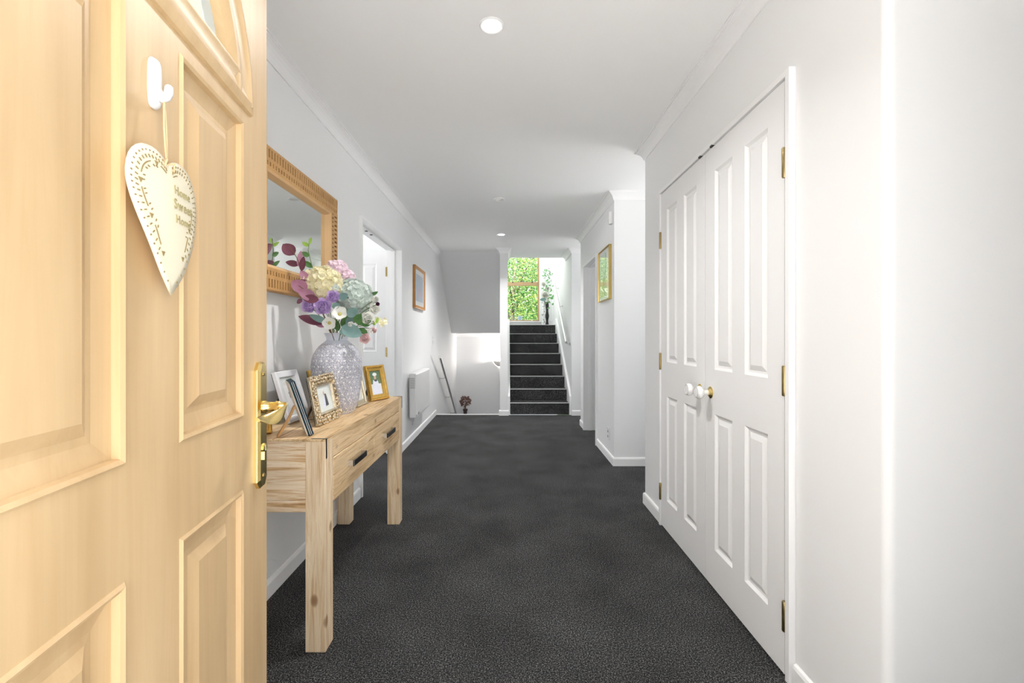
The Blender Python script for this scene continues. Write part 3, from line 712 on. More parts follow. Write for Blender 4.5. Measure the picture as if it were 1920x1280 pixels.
def photo_frame(name, p_left, p_right, h_, lean, prof, fm, label, print_fn, strut=True, strut_mat=None, backmat=None, group='photo frames on the console table'):
    """bottom edge from p_left to p_right (as seen from its front), leaning back"""
    a, b2 = Vector((*p_left, TZ)), Vector((*p_right, TZ)); d = b2 - a; w_ = d.length; ang = math.atan2(d.y, d.x)
    T_ = max(pp[1] for pp in prof)
    e = empty(name, (a + b2) / 2 + Vector((0, 0, .0006)), label=label, cat='picture frame', group=group, rot=(0, 0, ang))
    def setr(o): o.rotation_euler = (-lean, 0, 0); o.location = (0, 0, 0); return o
    mb = frame_ring(MB(), w_, h_, prof); i0 = prof[-1][0]
    o = setr(mb.build('frame', fm, e, smooth=False, bevel=.0008))
    bk = MB().box((-w_ / 2 + .002, -.002, .003), (w_ / 2 - .002, .0035, h_ - .003)); setr(bk.build('backing', backmat or M['black'], e))
    pr = MB(); iw, ih = w_ - 2 * i0, h_ - 2 * i0
    y = -prof[-1][1] + .0005
    mats = [M['photo_bg'], M['photo_dark'], M['photo_green'], M['photo_white'], M['photo_skin'], M['mat_white']]
    flat(pr, [(-iw / 2 - .001, i0 - .001), (iw / 2 + .001, i0 - .001), (iw / 2 + .001, h_ - i0 + .001), (-iw / 2 - .001, h_ - i0 + .001)], y, 0)
    if print_fn: print_fn(pr, iw, ih, i0, y)
    setr(pr.build('photo_print', mats, e))
    if strut:
        L_ = h_ * .72; back = .34
        mb = MB(); hz_ = L_ * math.cos(lean); hy = L_ * math.sin(lean)
        q = Vector((0, hy + .006, hz_)); f_ = Vector((0, hy + .045 + h_ * .12, .001))
        n_ = Vector((1, 0, 0)); t_ = (f_ - q).normalized().cross(n_) * .002
        v = []
        for pt, wd in ((q, .022), (q.lerp(f_, .6), .026), (f_, .014)):
            for sx in (-1, 1):
                for st_ in (-1, 1): v.append(pt + n_ * sx * wd / 2 + t_ * st_)
        mb.add(v, [(0, 1, 3, 2), (8, 9, 11, 10)] + [(j * 4 + a_, j * 4 + b_, j * 4 + 4 + b_, j * 4 + 4 + a_) for j in (0, 1) for a_, b_ in ((0, 1), (1, 3), (3, 2), (2, 0))])
        mb.build('strut', strut_mat or M['black'], e)
    return e
# 1 white frame
def pr1(pr, iw, ih, i0, y):
    flat(pr, [(-iw * .30, i0 + ih * .2), (iw * .30, i0 + ih * .2), (iw * .30, i0 + ih * .8), (-iw * .30, i0 + ih * .8)], y - .0006, 5)
    for k in (-.06, .0, .07): flat(pr, [(iw * k - .002, i0 + ih * .45), (iw * k + .003, i0 + ih * .45), (iw * (k + .02) + .003, i0 + ih * .72), (iw * (k + .02) - .002, i0 + ih * .72)], y - .0012, 1)
    flat(pr, [(-iw * .10, i0 + ih * .56), (iw * .12, i0 + ih * .56), (iw * .12, i0 + ih * .60), (-iw * .10, i0 + ih * .60)], y - .0016, 1)
WP = [(0, 0), (0, .016), (.003, .018), (.026, .014), (.028, .004)]
photo_frame('picture_frame', (-.932, 1.918), (-.93, 2.112), .226, R(17), WP, M['frame_white'], 'white wooden photo frame leaning back at the wall side of the table', pr1)
# 2 small frame seen from its edge and back
e2 = photo_frame('picture_frame', (-.742, 1.695), (-.812, 1.812), .212, R(18), [(0, 0), (0, .006), (.0, .0185), (.002, .020), (.018, .020), (.020, .010)], M['navy'], 'navy edged photo frame turned side-on, its tan strut out behind', None, strut=False, backmat=M['backing'])
mb = MB()
for d0, d1_ in ((.0068, .0082), (.0125, .0138)): mb.box((-.0685, -d1_, .001), (-.0675, -d0, .211))
s_ = mb.build('edge_line', M['mat_white'], e2); s_.rotation_euler = (-R(18), 0, 0)
mb = MB()
for i, (p, q) in enumerate([((-.030, .040, .110), (-.031, .062, .060)), ((-.031, .062, .060), (-.028, .096, .0005))]):
    p, q = Vector(p), Vector(q)
    v = [p + Vector((-.011, 0, 0)), p + Vector((.011, 0, 0)), q + Vector((.011, 0, 0)), q + Vector((-.011, 0, 0))]
    v += [x + Vector((0, .007, .003)) for x in v]
    mb.add(v, [(0, 1, 2, 3), (7, 6, 5, 4), (0, 1, 5, 4), (1, 2, 6, 5), (2, 3, 7, 6), (3, 0, 4, 7)])
mb.build('strut', M['orange_wood'], e2)
# 3 shell frame
def pr3(pr, iw, ih, i0, y):
    flat(pr, ell(-.004, i0 + ih * .70, .006, .010), y - .0006, 4)
    flat(pr, [(.0, i0 + ih * .18), (iw * .2, i0 + ih * .2), (iw * .12, i0 + ih * .66), (iw * .02, i0 + ih * .68)], y - .0004, 1)
    flat(pr, [(-iw * .16, i0 + ih * .12), (-iw * .01, i0 + ih * .18), (.0, i0 + ih * .66), (-iw * .08, i0 + ih * .62)], y - .0005, 3)
e3 = photo_frame('picture_frame', (-.787, 1.865), (-.787, 2.118), .205, R(11), [(0, 0), (0, .008), (.004, .012), (.036, .012), (.040, .016), (.046, .014), (.048, .006)], M['gold_pale'], 'ornate champagne gold photo frame covered in shells', pr3, strut_mat=M['stemb'])
mb = MB(); rnd = random.Random(3)
w3, h3 = .253, .205
def ringpt(t, ins):
    per = 2 * (w3 + h3 - 4 * ins); d = (t % 1) * per; W3, H3 = w3 - 2 * ins, h3 - 2 * ins
    if d < W3: return -W3 / 2 + d, ins
    d -= W3
    if d < H3: return W3 / 2, ins + d
    d -= H3
    if d < W3: return W3 / 2 - d, h3 - ins
    return -W3 / 2, h3 - ins - (d - W3)
for cnt, ins, r0 in ((44, .003, .0085), (40, .016, .0095), (38, .029, .0075)):
    for i in range(cnt):
        x, z = ringpt((i + rnd.uniform(-.3, .3)) / cnt, ins + rnd.uniform(-.003, .003))
        mb.ball((x, -.014 - rnd.uniform(0, .003), z), r0 * rnd.uniform(.6, 1.15), 8, 5, 0, None, (rnd.uniform(.6, 1.2), .7, rnd.uniform(.6, 1.2)))
s_ = mb.build('shell_relief', M['gold_pale'], e3, smooth='all', kind='stuff'); s_.rotation_euler = (-R(11), 0, 0)
GP = [(0, 0), (0, .010), (.004, .018), (.010, .019), (.014, .013), (.026, .009), (.028, .012), (.032, .011), (.034, .005)]
# 4 gold frame behind the shell frame
photo_frame('picture_frame', (-.962, 2.256), (-.962, 2.44), .205, R(10), GP, M['gold_dark'], 'gold photo frame half hidden behind the vase on the wall side', None, strut=False)
# 5 big gold frame, wedding photo
def pr5(pr, iw, ih, i0, y):
    flat(pr, [(-iw * .5, i0 + ih * .45), (iw * .5, i0 + ih * .45), (iw * .5, i0 + ih), (-iw * .5, i0 + ih)], y - .0003, 2)
    flat(pr, [(-iw * .45, i0 + ih * .02), (iw * .45, i0 + ih * .02), (iw * .2, i0 + ih * .62), (-iw * .22, i0 + ih * .62)], y - .0006, 3)
    flat(pr, ell(0, i0 + ih * .72, .009, .013), y - .0009, 4)
    flat(pr, ell(.002, i0 + ih * .60, .013, .007), y - .0012, 1)
    flat(pr, ell(.0, i0 + ih * .86, .018, .010), y - .0011, 5)
e5 = photo_frame('picture_frame', (-.789, 2.586), (-.723, 2.728), .205, R(13), GP, M['gold_dark'], 'antique gold photo frame at the far end of the table, wedding photo inside', pr5)
mb = MB()
w5 = math.hypot(.066, .142)
for i in range(26):
    for zz in (.004, .201): mb.ball((-w5 / 2 + (i + .5) * w5 / 26, -.0175, zz), .0035, 6, 4)
for i in range(32):
    for xx in (-w5 / 2 + .004, w5 / 2 - .004): mb.ball((xx, -.0175, (i + .5) * .205 / 32), .0035, 6, 4)
s_ = mb.build('bead_edge', M['gold_dark'], e5, smooth='all', kind='stuff'); s_.rotation_euler = (-R(13), 0, 0)
# 6 low frame behind the vase
photo_frame('picture_frame', (-.792, 2.372), (-.786, 2.517), .165, R(12), [(0, 0), (0, .01), (.003, .014), (.012, .012), (.014, .008), (.03, .006), (.031, .003)], [M['gold_pale']][0], 'small pale gold photo frame between the vase and the wedding photo', None)
# 7 small ornate frame by the door
e7 = photo_frame('picture_frame', (-.955, 1.70), (-.905, 1.745), .09, R(12), GP[:5] + [(.018, .006)], M['gold_dark'], 'tiny ornate gold frame behind the brass lever', None)

# ---------------------------------------------------------------- vase
VC = Vector((-.834, 2.225, TZ))
vp = [(.0, .0), (.070, 0), (.077, .003), (.0885, .025), (.0985, .055), (.1075, .10), (.1150, .155), (.1185, .20), (.1195, .235), (.1145, .268), (.102, .298), (.082, .325), (.062, .343), (.0515, .352), (.0495, .358), (.051, .366), (.055, .378), (.0595, .386), (.0590, .3885), (.056, .387), (.050, .372), (.046, .356), (.046, .30), (.0, .28)]
def spl(prof, sub=4):
    out = []
    for i in range(len(prof) - 1):
        p0 = prof[max(i - 1, 0)]; p1 = prof[i]; p2 = prof[i + 1]; p3 = prof[min(i + 2, len(prof) - 1)]
        for s_ in range(sub):
            u = s_ / sub
            out.append(tuple(.5 * ((2 * p1[j]) + (-p0[j] + p2[j]) * u + (2 * p0[j] - 5 * p1[j] + 4 * p2[j] - p3[j]) * u * u + (-p0[j] + 3 * p1[j] - 3 * p2[j] + p3[j]) * u ** 3) for j in (0, 1)))
    out.append(prof[-1]); return [(max(a, 0), b_) for a, b_ in out]
def vase_mat():
    m, nt, b = node_mat('grey_dotted_glaze')
    mp = mapping(nt, (1, 1, 1)); v = nt.nodes.new('ShaderNodeTexVoronoi'); v.inputs['Scale'].default_value = 190; v.inputs['Randomness'].default_value = .75
    nt.links.new(mp.outputs[0], v.inputs['Vector'])
    r = ramp(nt, [(.28, (.80, .80, .86)), (.46, (.40, .40, .46))]); nt.links.new(v.outputs['Distance'], r.inputs[0])
    sx = nt.nodes.new('ShaderNodeSeparateXYZ'); nt.links.new(mp.outputs[0], sx.inputs[0])
    g = nt.nodes.new('ShaderNodeMath'); g.operation = 'GREATER_THAN'; g.inputs[1].default_value = .338; nt.links.new(sx.outputs[2], g.inputs[0])
    mx = nt.nodes.new('ShaderNodeMix'); mx.data_type = 'RGBA'; mx.inputs[7].default_value = (.66, .69, .78, 1)
    nt.links.new(g.outputs[0], mx.inputs[0]); nt.links.new(r.outputs[0], mx.inputs[6]); nt.links.new(mx.outputs[2], b.inputs['Base Color'])
    b.inputs['Roughness'].default_value = .4
    bp = nt.nodes.new('ShaderNodeBump'); bp.inputs['Strength'].default_value = .4; bp.inputs['Distance'].default_value = -.001; nt.links.new(v.outputs['Distance'], bp.inputs['Height']); nt.links.new(bp.outputs[0], b.inputs['Normal'])
    return m
vs_ = empty('vase', VC, label='large pale grey vase with raised white dots on the console table', cat='vase')
MB().lathe(spl(vp), 64, cap=False).build('vase_body', vase_mat(), vs_, smooth='all')
sp = spl(vp[:13], 6); mb = MB(); row = 0; acc = 0; nxt = .012
for i in range(len(sp) - 1):
    (r0, z0), (r1, z1_) = sp[i], sp[i + 1]; acc += math.hypot(r1 - r0, z1_ - z0)
    if acc >= nxt and z0 > .004:
        nxt += .0255; cnt = max(8, int(2 * math.pi * r0 / .027)); row += 1
        nrm = Vector((z1_ - z0, 0, -(r1 - r0))).normalized()
        for k in range(cnt):
            a = 2 * math.pi * (k + (row % 2) * .5) / cnt
            rm = Matrix.Rotation(a, 4, 'Z') @ Matrix.Translation((r0, 0, z0)) @ nrm.to_track_quat('Z', 'Y').to_matrix().to_4x4()
            mb.ball((0, 0, 0), .0048, 8, 4, 0, rm, (1, 1, .2))
mb.build('raised_dots', M['porc'], vs_, smooth='all', kind='stuff')

# ---------------------------------------------------------------- flowers
def look(d, roll=0): return d.normalized().to_track_quat('Z', 'Y').to_matrix().to_4x4() @ Matrix.Rotation(roll, 4, 'Z')
def petal(mb, mat, L, W_, cup=.3, curl=.2, nu=4, nv=5, tip=.6, mi=0):
    """petal from origin along +Z, bulging away from -Y... curls outward to +Y"""
    vs = []
    for j in range(nv + 1):
        v = j / nv; wv = W_ * math.sqrt(max(.02, 1 - ((v - .58) / .62) ** 2))
        for i in range(nu + 1):
            u = 2 * i / nu - 1
            y = -cup * W_ * (u * u) * .9 + curl * L * v * v
            vs.append((u * wv / 2, y, L * v - .16 * L * u * u * v))
    fs = [(j * (nu + 1) + i, j * (nu + 1) + i + 1, (j + 1) * (nu + 1) + i + 1, (j + 1) * (nu + 1) + i) for j in range(nv) for i in range(nu)]
    mb.add(vs, fs, mi, mat)
def rose(mb, T, r, rnd, open_=1.0):
    for layer, (cnt, rad, L, W_, tilt, curl) in enumerate([(3, .12, .98, .62, -8, -.04), (4, .30, 1.02, .95, -3, -.04), (5, .50, 1.0, 1.2, 4, .0), (5, .72, .95, 1.4, 14, .08), (5, .85, .86, 1.5, 30, .16)]):
        for k in range(cnt):
            a = 2 * math.pi * (k + layer * .37) / cnt + rnd.uniform(-.15, .15)
            m = T @ Matrix.Rotation(a, 4, 'Z') @ Matrix.Translation((0, rad * r * .55, -r * .45)) @ Matrix.Rotation(R(-tilt * open_), 4, 'X')
            petal(mb, m, L * r * 1.05, W_ * r * 1.0, .34, curl * open_, nu=6, nv=5)
def hydrangea(mb, T, r, rnd, n, fl=.011, flat_=.75):
    for i in range(n):
        z = 1 - 1.35 * (i + .5) / n; ph = i * 2.39996; s_ = math.sqrt(max(0, 1 - z * z))
        d = Vector((s_ * math.cos(ph), s_ * math.sin(ph), z)); p = Vector((d.x * r, d.y * r, d.z * r * flat_)) * rnd.uniform(.88, 1.04)
        m = T @ Matrix.Translation(p) @ look(d + Vector((rnd.uniform(-.35, .35), rnd.uniform(-.35, .35), rnd.uniform(-.2, .3))), rnd.uniform(0, 6))
        for k in range(4):
            mm = m @ Matrix.Rotation(k * math.pi / 2, 4, 'Z') @ Matrix.Rotation(R(-72), 4, 'X')
            petal(mb, mm, fl * 1.35, fl * 1.5, .12, -.25, 2, 3, .8)
    mb.ball((0, 0, 0), r * .8, 12, 8, 1, T, (1, 1, flat_))
def leafshape(mb, T, L, W_, fold=.15, droop=.2, mi=0, pointed=.0):
    vs = []; nv = 8
    for j in range(nv + 1):
        v = j / nv; wv = W_ * max(.02, math.sin(math.pi * (v ** (.85 + pointed))) ** (.7 + pointed))
        for u in (-1, -.5, 0, .5, 1):
            vs.append((u * wv / 2, abs(u) * -fold * wv - droop * L * v * v, L * v))
    fs = [(j * 5 + i, j * 5 + i + 1, (j + 1) * 5 + i + 1, (j + 1) * 5 + i) for j in range(nv) for i in range(4)]
    mb.add(vs, fs, mi, T)
NECK = VC + Vector((0, 0, .36))
def stem_pts(tip, wob=.01, base_=None):
    b0 = base_ or NECK; p0 = b0 + Vector((random.uniform(-.02, .02), random.uniform(-.02, .02), -.06))
    d = (tip - b0); mid = b0 + d * .5 + Vector((0, 0, abs(d.x) * .18 + .01))
    q = b0 + Vector((d.x * .12, d.y * .12, .03))
    return [p0, q, mid, tip]
def bez(pts, n=8):
    a, b_, c2, d = pts
    return [a * (1 - t) ** 3 + b_ * 3 * t * (1 - t) ** 2 + c2 * 3 * t * t * (1 - t) + d * t ** 3 for t in [i / n for i in range(n + 1)]]
CAMP = Vector((0, 0, H))
def flower(name, px, py, Y, kind, r, mats, label, cat='flower', group=None, face=None, seed=0, stem='stemg', n=60):
    rnd = random.Random(seed + int(px)); c = P(px, py, Y)
    out = (c - (NECK + Vector((0, 0, .06)))).normalized(); tocam = (CAMP - c).normalized()
    d = (out * .75 + tocam * 1.0).normalized() if face is None else Vector(face).normalized()
    e = empty(name, NECK, label=label, cat=cat, group=group)
    T = Matrix.Translation(c - NECK) @ look(d, rnd.uniform(0, 6))
    mb = MB()
    if kind == 'rose': rose(mb, T, r, rnd)
    elif kind == 'bud': rose(mb, T, r, rnd, .35)
    elif kind == 'hyd': hydrangea(mb, T, r, rnd, n, 0.0150 if r > .06 else .011)
    elif kind == 'anem':
        for lay, (cnt, Lf) in enumerate(((5, 1), (3, .85))):
            for k in range(cnt):
                m = T @ Matrix.Rotation(2 * math.pi * (k + .5 * lay) / cnt, 4, 'Z') @ Matrix.Translation((0, .003, .001 * lay)) @ Matrix.Rotation(R(-66), 4, 'X'); petal(mb, m, r * Lf, r * 1.05, .12, -.22, 4, 5, .85)
        MB().ball((0, 0, .004), r * .24, 12, 7, 0, T, (1, 1, .7)).build('flower_centre', M['yellowc'], e, smooth='all')
    elif kind == 'star':
        for f in range(9):
            o_ = Vector((rnd.uniform(-1, 1), rnd.uniform(-1, 1), rnd.uniform(-.4, 1))) * r * .8
            mt = T @ Matrix.Translation(o_)
            for k in range(5): petal(mb, mt @ Matrix.Rotation(k * 1.2566, 4, 'Z') @ Matrix.Rotation(R(-50), 4, 'X'), r * .62, r * .34, .1, .1, 2, 3, .5)
    b = mb.build('bloom', mats, e, smooth='all', norecalc=True)
    sp_ = bez(stem_pts(c - d * r * .3))
    MB().tube([q - NECK for q in sp_], .0018, 6).build('stem', M[stem], e)
    return e
def branch(name, pts, leaves, stemmat, label, r0=.0018, cat='foliage', group=None):
    """pts: list of world points for the stem; leaves: (px, py, Y, dirx, dirz, L, W, mat, facing)"""
    e = empty(name, NECK, label=label, cat=cat, group=group)
    MB().tube([p - NECK for p in pts], r0, 6).build('stem', M[stemmat], e)
    for (px, py, Y, dx, dz, L, W_, mat, tilt) in leaves:
        b0 = P(px, py, Y); z = Vector((dx, tilt * .3, dz)).normalized(); tocam = (CAMP - b0).normalized()
        y = -(tocam + Vector((tilt * .5, 0, .15))).normalized(); y = (y - z * y.dot(z)).normalized(); x = y.cross(z)
        Mx = Matrix((x, y, z)).transposed().to_4x4(); Mx.translation = b0 - NECK
        mb = MB(); leafshape(mb, Mx, L, W_, .12, .12); mb.build('leaf', M[mat], e, smooth='all', norecalc=True)
    return e
flower('hydrangea', 604, 534, 2.13, 'hyd', .082, [M['cream'], M['cream']], 'large cream hydrangea head in the vase', n=130)
flower('hydrangea', 664, 560, 2.20, 'hyd', .088, [M['sage'], M['bluegreen']], 'large sage green hydrangea head in the vase', n=150)
flower('hydrangea', 632, 505, 2.26, 'hyd', .045, [M['pinkpale'], M['pinkpale']], 'pale pink blossom cluster at the top of the bouquet', n=55)
flower('hydrangea', 648, 519, 2.26, 'hyd', .036, [M['pinkpale'], M['pinkpale']], 'smaller pink blossom cluster beside the top one', n=40)
flower('rose', 580, 573, 2.06, 'rose', .036, M['lilac'], 'lilac rose furthest left in the bouquet', seed=1)
flower('rose', 606, 575, 2.04, 'rose', .040, M['lilac'], 'largest lilac rose, in the middle of three', seed=2)
flower('rose', 625, 556, 2.05, 'rose', .031, M['lilac'], 'lilac rose highest of the three', seed=3)
flower('anemone', 637, 589, 2.03, 'anem', .036, M['whitep'], 'white anemone higher of two, with green yellow centre', face=(.35, -1, .3))
flower('anemone', 618, 605, 2.04, 'anem', .033, M['whitep'], 'white anemone lower of two, just over the vase rim', face=(.25, -1, -.15))
flower('rose', 689, 596, 2.06, 'rose', .030, M['whitep'], 'creamy white rose above the green leaves', seed=4)
flower('rose', 702, 579, 2.09, 'rose', .027, M['whitep'], 'white rose on the right edge of the bouquet', seed=5)
flower('rose', 703, 562, 2.12, 'bud', .025, M['whitep'], 'white rose bud, highest on the right edge', seed=6)
flower('rose', 708, 570, 2.07, 'bud', .013, M['purpledark'], 'tiny plum coloured bud among white roses', seed=7)
flower('rose', 684, 634, 2.10, 'rose', .026, M['pink'], 'pink rose bud hanging lowest at the right', seed=8, face=(.5, -1, -.3))
flower('rose', 700, 618, 2.14, 'bud', .023, M['pink'], 'pink and cream rose bud above the lowest pink one', seed=9, face=(.4, -1, -.6))
flower('rose', 658, 609, 2.05, 'bud', .020, M['whitep'], 'small white bud beside the blue green leaf', seed=10, face=(.3, -1, .6))
flower('blossom', 713, 602, 2.17, 'star', .026, M['cream'], 'pale yellow starry blossom at the far right', seed=11)
flower('blossom', 692, 620, 2.12, 'star', .013, M['whitep'], 'small white starry blossom near the pink buds', seed=12)
flower('blossom', 629, 540, 2.06, 'star', .016, M['sage'], 'grey lavender sprig tip between the hydrangeas', seed=13)
def path_px(l): return [P(*q) for q in l]
# burgundy eucalyptus
branch('eucalyptus_branch', [NECK + Vector((0, 0, -.05))] + path_px([(612, 600, 2.16), (585, 545, 2.12), (566, 505, 2.08), (556, 482, 2.06), (543, 462, 2.03)]),
       [(552, 478, 2.05, -.75, .66, .070, .058, 'burg', .2), (561, 496, 2.08, -.9, .15, .058, .030, 'burg', -.4), (560, 500, 2.08, .05, 1, .075, .026, 'mauve', .5),
        (565, 508, 2.07, .25, .85, .070, .028, 'burg', -.5), (572, 525, 2.07, -.85, -.5, .050, .03, 'burg', .3), (578, 528, 2.08, -.55, .75, .062, .036, 'mauve', .2)],
       'stemb', 'branch of round burgundy leaves reaching up over the mirror')
branch('eucalyptus_branch', [NECK + Vector((0, 0, -.05))] + path_px([(612, 605, 2.14), (598, 570, 2.08), (578, 548, 2.04), (560, 535, 2.02)]),
       [(576, 545, 2.03, -.9, .5, .080, .062, 'mauve', .2), (592, 560, 2.03, -.95, .45, .082, .050, 'mauve', -.2), (598, 562, 2.02, -.95, .1, .075, .040, 'burg', .4), (566, 560, 2.05, -.6, -.6, .03, .02, 'burg', .1)],
       'stemb', 'branch of mauve leaves over the mirror bottom corner')
branch('eucalyptus_branch', [NECK + Vector((0, 0, -.05))] + path_px([(620, 618, 2.12), (605, 605, 2.06), (590, 598, 2.03)]),
       [(608, 606, 2.04, -.98, .25, .115, .042, 'burg', .0), (613, 604, 2.03, -.9, .35, .085, .030, 'bluegreen', .2), (610, 612, 2.05, -.9, .2, .05, .02, 'mauve', .3)],
       'stemb', 'dark burgundy leaf pair low on the left of the bouquet')
branch('green_sprig', [NECK + Vector((0, 0, -.05))] + path_px([(614, 580, 2.2), (592, 520, 2.2), (584, 495, 2.18), (578, 470, 2.17), (580, 447, 2.17)]),
       [(586, 502, 2.18, -.85, .6, .055, .026, 'green', .3), (580, 480, 2.17, -.8, .35, .040, .024, 'green', -.2), (579, 462, 2.17, -.8, .5, .038, .020, 'lime', .3), (580, 458, 2.17, .25, 1, .035, .014, 'lime', .1),
        (585, 512, 2.15, .95, .35, .050, .030, 'lime', .2), (592, 516, 2.15, -.7, .5, .045, .026, 'green', .4), (586, 515, 2.14, -.5, .9, .03, .02, 'lime', .1)],
       'stemg', 'tall thin sprig of bright green leaves before the mirror')
branch('blue_green_spray', [NECK + Vector((0, 0, -.05))] + path_px([(640, 615, 2.12), (655, 612, 2.06)]),
       [(640, 612, 2.04, .88, -.42, .105, .062, 'bluegreen', .1), (650, 592, 2.03, .85, .55, .060, .042, 'bluegreen', .3), (622, 575, 2.02, .85, .2, .04, .03, 'bluegreen', .2), (636, 622, 2.06, .9, .1, .05, .03, 'bluegreen', .3), (636, 560, 2.04, .7, .4, .045, .035, 'bluegreen', .2)],
       'stemg', 'large blue green leaves drooping over the vase rim')
branch('green_leaf_spray', [NECK + Vector((0, 0, -.05))] + path_px([(650, 612, 2.15), (672, 612, 2.13), (700, 606, 2.13)]),
       [(662, 600, 2.08, .8, .25, .065, .036, 'green', .1), (668, 606, 2.07, .9, .3, .06, .034, 'green', -.3), (678, 610, 2.11, .9, .35, .055, .03, 'green', .3), (664, 612, 2.12, .5, -.8, .055, .03, 'green', .1),
        (672, 616, 2.13, .8, -.45, .05, .028, 'green', .2), (697, 553, 2.22, .9, .5, .035, .016, 'green', .3), (655, 596, 2.15, .9, -.1, .07, .04, 'green', .2), (640, 612, 2.14, .6, .8, .07, .04, 'green', .2), (636, 620, 2.16, -.5, .85, .07, .035, 'green', .3), (648, 606, 2.12, .8, .55, .065, .036, 'bluegreen', .2), (628, 616, 2.15, -.75, .6, .06, .03, 'green', -.3), (645, 600, 2.13, .2, 1, .06, .034, 'green', .1), (676, 604, 2.06, .95, .1, .05, .028, 'green', .2), (700, 610, 2.16, .5, .9, .03, .014, 'lime', .2), (706, 606, 2.15, .2, 1, .03, .013, 'lime', .2)],
       'stemg', 'spray of dark green rose leaves right of the vase neck')

# ---------------------------------------------------------------- wall mirror
my0, my1, mz0, mz1 = 1.81, 2.687, 1.343, 1.945
XF = -1.005
mr = empty('wall_mirror', (XL, (my0 + my1) / 2, mz0), label='rectangular mirror in a carved tan wooden frame above the console table', cat='mirror')
off = (-XL, -(my0 + my1) / 2, -mz0)
fw = .094
# frame body as four mitred sides: dark core, then carved lattice on the face
core = MB()
for (a, b2, c2, d2) in ((my0, my1, mz0, mz0 + fw), (my0, my1, mz1 - fw, mz1), (my0, my0 + fw, mz0 + fw, mz1 - fw), (my1 - fw, my1, mz0 + fw, mz1 - fw)):
    core.box((XL + .001, a + .001, c2 + .001), (XF - .004, b2 - .001, d2 - .001))
core.build('frame_core', M['darkslot'], mr, off)
lat = MB(); x0, x1 = XF - .0042, XF
def rail(horizontal, a, b2, o0, o1, outer_first):
    # a..b2 along, o0..o1 across from outer to inner edge
    s_ = 1 if o1 > o0 else -1; wdt = abs(o1 - o0)
    bands = [(0, .006), (.050, .058), (.084, wdt)]
    def bx(p, q, u, v):
        u_, v_ = o0 + s_ * u, o0 + s_ * v
        if horizontal: lat.box((x0, p, u_), (x1, q, v_))
        else: lat.box((x0, u_, p), (x1, v_, q))
    for u, v in bands: bx(a, b2, u, v)
    rnd = random.Random(5)
    n = int((b2 - a) / .0235)
    for r_, (u, v) in enumerate(((.006, .050), (.058, .084))):
        st_ = (b2 - a) / n
        for i in range(n + 1):
            c0 = a + (i + (.5 if r_ else 0)) * st_ + rnd.uniform(-.001, .001); wd = .0145 * rnd.uniform(.9, 1.1)
            p, q = max(a, c0 - wd / 2), min(b2, c0 + wd / 2)
            if q > p: bx(p, q, u, v)
            if i < n:     # rounded slot ends
                g0, g1 = c0 + wd / 2 - .002, c0 + st_ - wd / 2 + .002
                bx(g0, min(b2, g1), u, u + .004) if g0 < b2 else None; bx(g0, min(b2, g1), v - .004, v) if g0 < b2 else None
rail(True, my0, my1, mz1, mz1 - fw, 1); rail(True, my0, my1, mz0, mz0 + fw, 1)
rail(False, mz0 + fw, mz1 - fw, my0, my0 + fw, 1); rail(False, mz0 + fw, mz1 - fw, my1, my1 - fw, 1)
lat.build('carved_lattice', M['bamboo'], mr, off, kind='stuff', bevel=0)
ns = MB()      # scalloped outer edge
n = int((my1 - my0) / .0145)
for i in range(n):
    for z in (mz1, mz0): ns.tube([(XL + .004, my0 + (i + .5) * (my1 - my0) / n, z), (XF - .001, my0 + (i + .5) * (my1 - my0) / n, z)], .0035, 6)
n = int((mz1 - mz0) / .0145)
for i in range(n):
    for y in (my0, my1): ns.tube([(XL + .004, y, mz0 + (i + .5) * (mz1 - mz0) / n), (XF - .001, y, mz0 + (i + .5) * (mz1 - mz0) / n)], .0035, 6)
ns.build('notched_edge', M['bamboo'], mr, off, kind='stuff')
lip = MB(); i_ = fw
vs = []
for ins, x in ((fw, XF), (fw + .010, XF - .006), (fw + .020, XF - .030)):
    vs += [(x, my0 + ins, mz0 + ins), (x, my1 - ins, mz0 + ins), (x, my1 - ins, mz1 - ins), (x, my0 + ins, mz1 - ins)]
lip.add(vs, [(j * 4 + i, j * 4 + (i + 1) % 4, (j + 1) * 4 + (i + 1) % 4, (j + 1) * 4 + i) for j in (0, 1) for i in range(4)])
lip.build('inner_lip', M['bamboo_l'], mr, off)
MB().box((XF - .034, my0 + fw, mz0 + fw), (XF - .030, my1 - fw, mz1 - fw)).build('mirror_glass', M['mirror'], mr, off)

# ---------------------------------------------------------------- framed pictures on walls
def wall_picture(X, s, ya, yb, za, zb, d, fwid, fm, label, art, matw=.05, group='framed pictures on the hall walls'):
    e = empty('framed_picture', (X, (ya + yb) / 2, za), label=label, cat='picture', group=group)
    of = (-X, -(ya + yb) / 2, -za)
    prof = [(0, 0), (0, d), (.003, d + .002), (fwid * .6, d - .002), (fwid, d - .008), (fwid, d - .012)]
    vs = []
    for ins, dd in prof: vs += [(X + s * dd, ya + ins, za + ins), (X + s * dd, yb - ins, za + ins), (X + s * dd, yb - ins, zb - ins), (X + s * dd, ya + ins, zb - ins)]
    k = len(prof)
    MB().add(vs, [(j * 4 + i, j * 4 + (i + 1) % 4, (j + 1) * 4 + (i + 1) % 4, (j + 1) * 4 + i) for j in range(k - 1) for i in range(4)]).build('frame', fm, e, of)
    x = X + s * (d - .0125)
    MB().box((x - .001, ya + fwid, za + fwid), (x + .001, yb - fwid, zb - fwid)).build('mount', M['mat_white'], e, of)
    pr = MB(); art(pr, x + s * .0012, ya + fwid + matw, yb - fwid - matw, za + fwid + matw, zb - fwid - matw, s)
    pr.build('artwork', ART, e, of)
    x2 = X + s * (d - .0095)
    MB().box((x2 - .0008, ya + fwid, za + fwid), (x2 + .0008, yb - fwid, zb - fwid)).build('glass', M['glass'], e, of)
